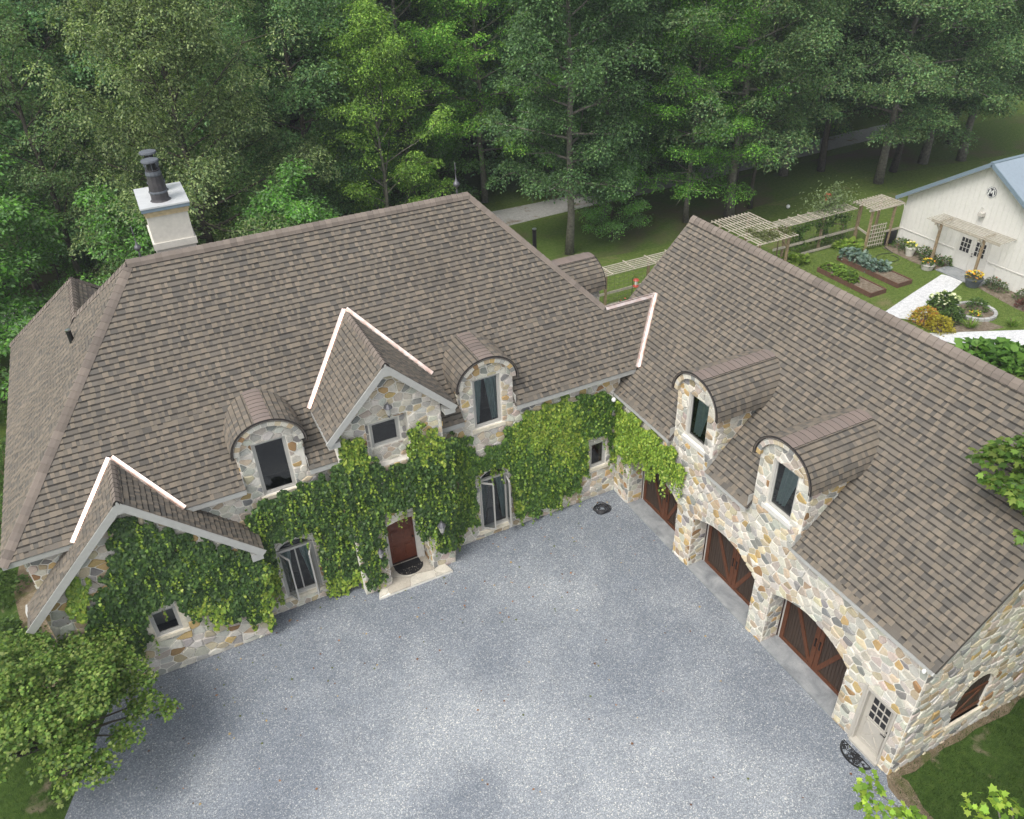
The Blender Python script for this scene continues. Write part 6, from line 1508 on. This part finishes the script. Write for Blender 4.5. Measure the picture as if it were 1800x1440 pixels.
tree_proto('ash', 105, 16, .22, 4.6, 28, 36000, .14, LT, 'bark_grey', cr=(.38, .72), flat=.45, droop=.5, up=(28, 74), low=.5, r0=.17, nsub=5)
tree_proto('ash_big', 106, 22, .18, 6.0, 44, 62000, .155, LT[:2]+MP[:2], 'bark_grey', cr=(.45, .85), flat=.35, up=(0, 68), low=.7, r0=.22, nsub=5)
tree_proto('olive', 107, 17.5, .18, 5.8, 50, 110000, .135, OL, 'bark_dark', cr=(.55, 1.0), flat=.6, droop=.6, low=.7, r0=.28, nsub=5, up=(-6, 62))
tree_proto('thin', 108, 20, .26, 3.9, 30, 30000, .125, OL[:2]+DK[2:], 'bark_dark', cr=(.4, .8), up=(15, 66), low=.6, r0=.17)
tree_proto('fill', 109, 22, .08, 4.9, 46, 58000, .22, BG+DK[1:], 'bark_dark', cr=(.7, 1.25), flat=.55, low=.85, r0=.22, up=(-8, 60))
tree_proto('fill2', 110, 20, .06, 4.8, 44, 58000, .21, DK[2:]+LT[:2]+OL[1:3], 'bark_dark', cr=(.7, 1.2), flat=.5, low=.85, r0=.20, up=(-8, 60))
tree_proto('under', 111, 6.5, .12, 2.7, 22, 16000, .135, MP[:2]+DK[2:], 'bark_dark', cr=(.4, .75), flat=.25, low=.85, up=(0, 45), r0=.06)
TREES = [
 ('tulip', 9.6, 32.8, 'tall straight tree with bare grey trunk beside the gravel road and lawn', 1.0, .3, None),
 ('maple', 18.6, 33.3, 'bright green layered maple with pale trunk at the lawn edge', .95, 1.0, None),
 ('oak', 21.6, 32.6, 'thick-trunked oak next to the bright maple on the lawn edge', 1.0, 2.0, None),
 ('thin', 23.7, 33.0, 'slender tree close beside the thick-trunked oak', .8, .7, None),
 ('ash', -.6, 35.2, 'yellow-green sparse tree with forked branches rising behind the roof ridge', .88, .4, None),
 ('ash_big', 9.0, 43.6, 'light green tree with twin trunks beyond the gravel road', .95, .2, None),
 ('ash_big', 4.4, 45.5, 'tall light green tree with bare upper twigs beyond the road', 1.05, 2.2, None),
 ('olive', -10.4, 33.5, 'broad olive green tree with drooping leaves behind the chimney', .95, 1.2, None),
 ('thin', -19.2, 41.5, 'thin dark trunked tree leaning at the wood edge beyond the west roof', 1.0, 0.2, None),
 ('thin', -16.6, 37.0, 'sparse tree with dark bent trunk between olive tree and west roof', 1.0, 2.4, None),
 ('thin', -22.5, 37.5, 'sparse open tree at the grass beside the far road', .95, 4.0, None),
 ('oak2', -3.9, 38.5, 'dark oak standing between the olive tree and the yellow-green tree', .92, .9, None),
 ('under', -7.2, 30.8, 'low leafy young tree below the olive tree', 1.2, 0, None),
 ('under', -13.6, 31.4, 'low dark young tree left of the chimney', 1.2, 2, None),
 ('under', 12.8, 33.2, 'young twin-stemmed tree under the tall straight tree', .75, 1, None),
]
for (k, x, y, lab, s, rot, g) in TREES: plant(k, x, y, lab, s, rot, g)
for i, (k, x, y, s, lab) in enumerate((('oak2', 25.8, 37.2, .95, 'dark oak standing behind the slender tree and the thick-trunked oak'), ('oak', 30.2, 37.0, 1.0, 'broad oak behind the small white ball on the lawn'),
        ('oak2', 33.2, 36.3, 1.0, 'dark oak with heavy double trunk behind the gate arbor'), ('oak', 34.6, 32.2, 1.0, 'large oak directly behind the low eave of the barn'), ('oak2', 37.4, 33.4, .95, 'dark oak above the middle of the barn rake'),
        ('oak', 40.7, 33.6, 1.0, 'grey-trunked oak behind the barn roof slope'), ('oak', 43.6, 32.6, 1.0, 'broad oak behind the barn ridge'), ('oak2', 46.5, 36.0, 1.0, 'dark oak farthest along the row behind the barn'),
        ('tulip', 14.5, 36.8, .9, 'narrow dark tree between the tall straight tree and the bright maple'), ('oak2', 17.0, 37.3, .9, 'dark oak close behind the bright layered maple'))):
    plant(k, x, y, lab, s, i*1.3, 'oaks at the wood edge')
rd = random.Random(77); FG = 'forest trees beyond the gravel road'
def spread(x0, x1, y0, y1, step, keep):
    pts = []; y = y0
    while y < y1:
        x = x0
        while x < x1:
            p = (x+rd.uniform(-.33, .33)*step, y+rd.uniform(-.33, .33)*step)
            if keep(p): pts.append(p)
            x += step
        y += step*.9
    return pts
inview = lambda p: 0 < (np.array([p[0], p[1], 12.0])-CAM)@_F and -220 < proj(np.array([p[0], p[1], 10.0]))[0] < 2020
LB = {'fill': 'tall dark forest tree beyond the gravel road', 'fill2': 'dense mid green forest tree beyond the gravel road', 'oak2': 'dark broad forest oak beyond the gravel road', 'ash_big': 'light green forest tree beyond the gravel road', 'oak': 'grey-trunked forest oak beyond the gravel road'}
taken = [(9, 43.6), (4.4, 45.5)]
for p in spread(-34, 72, 45.5, 84, 6.0, inview):
    if any(math.dist(p, q) < 3 for q in taken): continue
    k = rd.choices(['fill', 'fill2', 'oak2', 'ash_big', 'oak'], [4, 3, 2, 1, 2])[0]; plant(k, p[0], p[1], LB[k], rd.uniform(.85, 1.12), rd.uniform(0, 6.28), FG+' ('+k.replace('fill2', 'mid green').replace('fill', 'dark')+')' if False else FG)
for p in spread(-30, 40, 43.6, 45, 3.6, inview):
    if p[0] > 6 and p[0] < 12: continue
    plant('under', p[0], p[1], 'small understorey tree along the far side of the road', rd.uniform(.8, 1.5), rd.uniform(0, 6.28), 'understorey trees by the road')
for p in ((-24, 33.0), (-21, 31.5), (-27, 36), (-19.5, 34.2)): plant('under', p[0], p[1], 'low leafy young tree at the wood edge west of the house', rd.uniform(1.0, 1.5), rd.uniform(0, 6), 'young trees west of the house')
# the wooded hill far behind: reads as one mass
n = 46000; rng = np.random.default_rng(31); X = rng.uniform(-170, 260, n); Yv = 82+260*rng.random(n)**1.4
Hh = lambda x, y: np.clip((y-78)*.20, 0, 60)+6*np.sin(x*.03)+4*np.sin(y*.05+x*.02)
cl = np.sin(X*.55)*np.sin(Yv*.5)+.6*np.sin(X*1.3+1)*np.sin(Yv*1.1)
P = np.stack([X, Yv, Hh(X, Yv)+9+3.5*cl+rng.uniform(-2.5, 2.5, n)], 1)
leafobj('far_forest', leaves('far_forest', BROAD, P, rnd_unit(n)*np.array([1, 1, .4]), np.tile((0, -.4, 1.0), (n, 1))+rng.normal(0, .4, (n, 3)), rng.uniform(1.0, 2.2, n), palette(n, [(.04, .09, .03), (.055, .115, .035), (.08, .14, .04), (.03, .07, .025)])), 'leaf', kind='stuff')
mb = MB(); gx = np.linspace(-260, 360, 40); gy = np.linspace(80, 380, 24)
for i in range(39):
    for j in range(23):
        mb.face([(gx[a], gy[b], float(Hh(gx[a], gy[b]))+(4 if b else -2)) for a, b in ((i, j), (i+1, j), (i+1, j+1), (i, j+1))])
struct('hill', mb, 'forest_far')

# ---- Japanese maple in the left foreground: layered sprays of small star leaves
def spray_tree(name, label, base, blobs, n, size, pal, bark, trunk, tpl=STAR, flat=.22, seed=1):
    global rng
    rng = np.random.default_rng(seed); t = thing(name, label, 'tree', base); mb = MB(); B = Vector(base)
    fork = B+Vector(trunk); mb.tube([tuple(B), tuple(B.lerp(fork, .5)+Vector((.08, .05, 0))), tuple(fork)], [.13, .11, .09], 8)
    wt = np.array([b[3]**2 for b in blobs]); wt /= wt.sum(); bi = rng.choice(len(blobs), n, p=wt); C0 = np.array([b[:3] for b in blobs]); r = np.array([b[3] for b in blobs])
    for b in blobs: c = Vector(b[:3]); m = fork.lerp(c, .5)+Vector((0, 0, .12)); mb.tube([tuple(fork), tuple(m), tuple(c)], [.05, .03, .01], 5)
    # sprays inside each blob
    ns = 30; sp = rng.normal(0, 1, (len(blobs), ns, 3)); sp /= np.linalg.norm(sp, axis=2, keepdims=True); sp *= (rng.random((len(blobs), ns, 1))**.4)
    k = rng.integers(0, ns, n); cen = C0[bi]+sp[bi, k]*(r[bi])[:, None]*np.array([1.15, 1.15, .32]); a = rng.uniform(0, 6.283, n); q = np.sqrt(rng.random(n))*r[bi]*.40
    P = cen+np.stack([q*np.cos(a), q*np.sin(a), rng.normal(0, .05, n)-.28*q], 1)
    D = np.stack([np.cos(a), np.sin(a), -.35+rng.normal(0, .25, n)], 1)+rng.normal(0, .3, (n, 3)); Nn = np.tile((0, 0, 1.0), (n, 1))+rng.normal(0, .3, (n, 3))
    obj('trunk', mb, bark, t); br = (1+rng.uniform(-.3, .3, (len(blobs), ns)))[bi, k]
    leafobj('crown', leaves('crown', tpl, P, D, Nn, rng.uniform(size*.7, size*1.3, n), np.clip(palette(n, pal, None, .14)*br[:, None], .004, 1)), 'leaf', t)
JM = []
rd = random.Random(8)
for k in range(46):
    a_ = k*2.399; q_ = math.sqrt((k+.5)/46)*2.45*rd.uniform(.8, 1.15); zz = 4.1-.28*q_**1.7+rd.uniform(-.45, .3)
    x_, y_ = -19.1+q_*math.cos(a_)*1.02, min(11.9, 9.75+q_*math.sin(a_))
    if y_ > 8.2 or (y_ > 7.6 and x_ < -19.5): JM.append((x_, y_, max(1.3, zz), rd.uniform(.42, .7)))
for p_ in ((-16.5, 9.3, 2.4, .38), (-16.0, 9.1, 2.1, .26), (-16.6, 10.0, 2.6, .42), (-17.1, 10.7, 2.8, .45), (-18.3, 7.6, 2.5, .26), (-17.0, 8.6, 2.3, .35), (-17.7, 7.8, 2.6, .4)): JM.append(p_)
spray_tree('japanese_maple', 'spreading green Japanese maple overhanging the left edge of the gravel court', (-19.0, 9.7, 0), JM, 38000, .085, [(.095, .18, .028), (.14, .235, .036), (.19, .28, .046), (.065, .13, .02), (.23, .29, .07)], 'bark_dark', (.3, .1, 1.6), seed=91)
spray_tree('young_maple', 'bright yellow-green young maple top below the garage corner', (-.7, -4.7, 0), [(-3.66, -1.45, 4.7, .2), (-3.8, -1.62, 4.65, .2), (-3.78, -1.95, 4.6, .28), (-3.4, -2.2, 4.6, .26), (-3.6, -2.5, 4.6, .4), (-2.1, -2.62, 4.6, .2), (-1.75, -2.79, 4.7, .24), (-1.55, -3.02, 4.6, .22), (-2.3, -3.3, 4.6, .4), (-3.0, -3.1, 4.6, .5), (-1.2, -4.2, 4.4, .7), (.7, -3.2, 4.8, .6), (-.4, -3.6, 4.9, .6)], 950, .15, [(.16, .28, .02), (.22, .34, .03), (.30, .40, .04), (.11, .21, .02)], 'bark_grey', (-.9, .9, 2.6), seed=92)
spray_tree('sweetgum_tree', 'green star-leaved tree reaching over the garage roof from the south-east lawn', (7.6, -4.6, 0), [(2.35, 1.6, 8.35, .28), (2.6, 1.45, 8.5, .34), (2.85, 1.1, 8.7, .4), (2.0, 1.2, 8.1, .2), (2.13, .72, 8.0, .22), (1.35, .0, 7.8, .16), (2.45, .85, 8.05, .4), (2.9, .55, 8.2, .55), (2.35, .45, 7.85, .32), (2.95, -.1, 7.9, .45), (2.2, -.55, 7.55, .3), (3.4, .1, 8.1, .6), (4.0, -.6, 8.4, .8), (5.0, -1.6, 8.8, 1.2), (6.2, -2.6, 9.2, 1.5), (6.4, -4.2, 8.6, 1.5), (8, -3.6, 9.6, 1.7), (7.8, -5.5, 8.4, 1.6), (2.6, -4.6, 7.2, 1.1), (4.2, -4.4, 7.8, 1.3), (3.4, -6.2, 7.4, 1.4), (5.4, -6.4, 8.0, 1.4), (1.6, -5.8, 6.6, 1.1), (1.6, -3.1, 5.4, .7), (3.0, -2.7, 6.1, .9), (4.4, -2.6, 6.6, 1.0), (5.6, -1.8, 7.2, 1.0), (2.7, -1.8, 5.7, .5)], 24000, .17, [(.06, .13, .018), (.09, .17, .022), (.13, .22, .03), (.17, .23, .04)], 'bark_grey', (-.8, .8, 5.0), seed=93)

# ---- grass blades where the lawn lies near the camera
def grass(name, n, sampler, pal, h):
    P = sampler(n); k = len(P); leafobj(name, leaves(name, BLADE, P, np.stack([rng.normal(0, .35, k), rng.normal(0, .35, k), np.ones(k)], 1), rnd_unit(k), rng.uniform(h*.6, h*1.3, k), palette(k, pal)), 'leaf', kind='stuff')
rng = np.random.default_rng(12)
GP = [(.022, .05, .010), (.036, .072, .014), (.055, .095, .02), (.08, .115, .03)]  # blade greens darkened to paint in tree shade
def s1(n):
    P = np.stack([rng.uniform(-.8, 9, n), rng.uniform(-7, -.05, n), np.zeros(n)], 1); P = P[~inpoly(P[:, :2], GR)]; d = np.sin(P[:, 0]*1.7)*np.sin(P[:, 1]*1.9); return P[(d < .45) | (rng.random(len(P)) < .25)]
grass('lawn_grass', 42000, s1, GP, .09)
def s2(n):
    P = np.stack([rng.uniform(-24, -18, n), rng.uniform(2, 16, n), np.zeros(n)], 1); return P[~inpoly(P[:, :2], GR)]
grass('lawn_grass', 24000, s2, GP, .09)
def s3(n): return np.stack([rng.uniform(14, 27, n), rng.uniform(11, 25, n), np.zeros(n)], 1)
def s3k(n):
    P = s3(n); bad = np.zeros(len(P), bool)
    for o in [q for q in bpy.data.objects if q.name.split('.')[0] in ('white_path', 'garden_bed', 'door_slab')]:
        f = o.data.polygons
        if len(f) == 1: bad |= inpoly(P[:, :2], [(o.data.vertices[i].co.x, o.data.vertices[i].co.y) for i in f[0].vertices])
    bad |= (P[:, 0] > 20.3) & (P[:, 0] < 21.45) & (P[:, 1] > 19.5) & (P[:, 1] < 23.4); bad |= (P[:, 0] > 22.4) & (P[:, 0] < 23.5) & (P[:, 1] > 19.6) & (P[:, 1] < 24)
    return P[~bad]
grass('lawn_grass', 50000, s3k, [(.06, .11, .018), (.085, .14, .025), (.12, .165, .04), (.15, .17, .06)], .08)

# ================================================================== THE AIR
mb = MB(); mb.box(-330, 420, -45, 400, -1.2, 95)
m, nt_, b_ = newmat('haze'); nt_.nodes.remove(b_); pv = nt_.nodes.new('ShaderNodeVolumePrincipled')
pv.inputs['Color'].default_value = (0.86, 0.92, 1.0, 1); pv.inputs['Density'].default_value = 0.0007; pv.inputs['Anisotropy'].default_value = 0.2
nt_.links.new(pv.outputs[0], nt_.nodes['Material Output'].inputs['Volume'])
hz = obj('haze', mb, 'haze'); hz['kind'] = 'stuff'
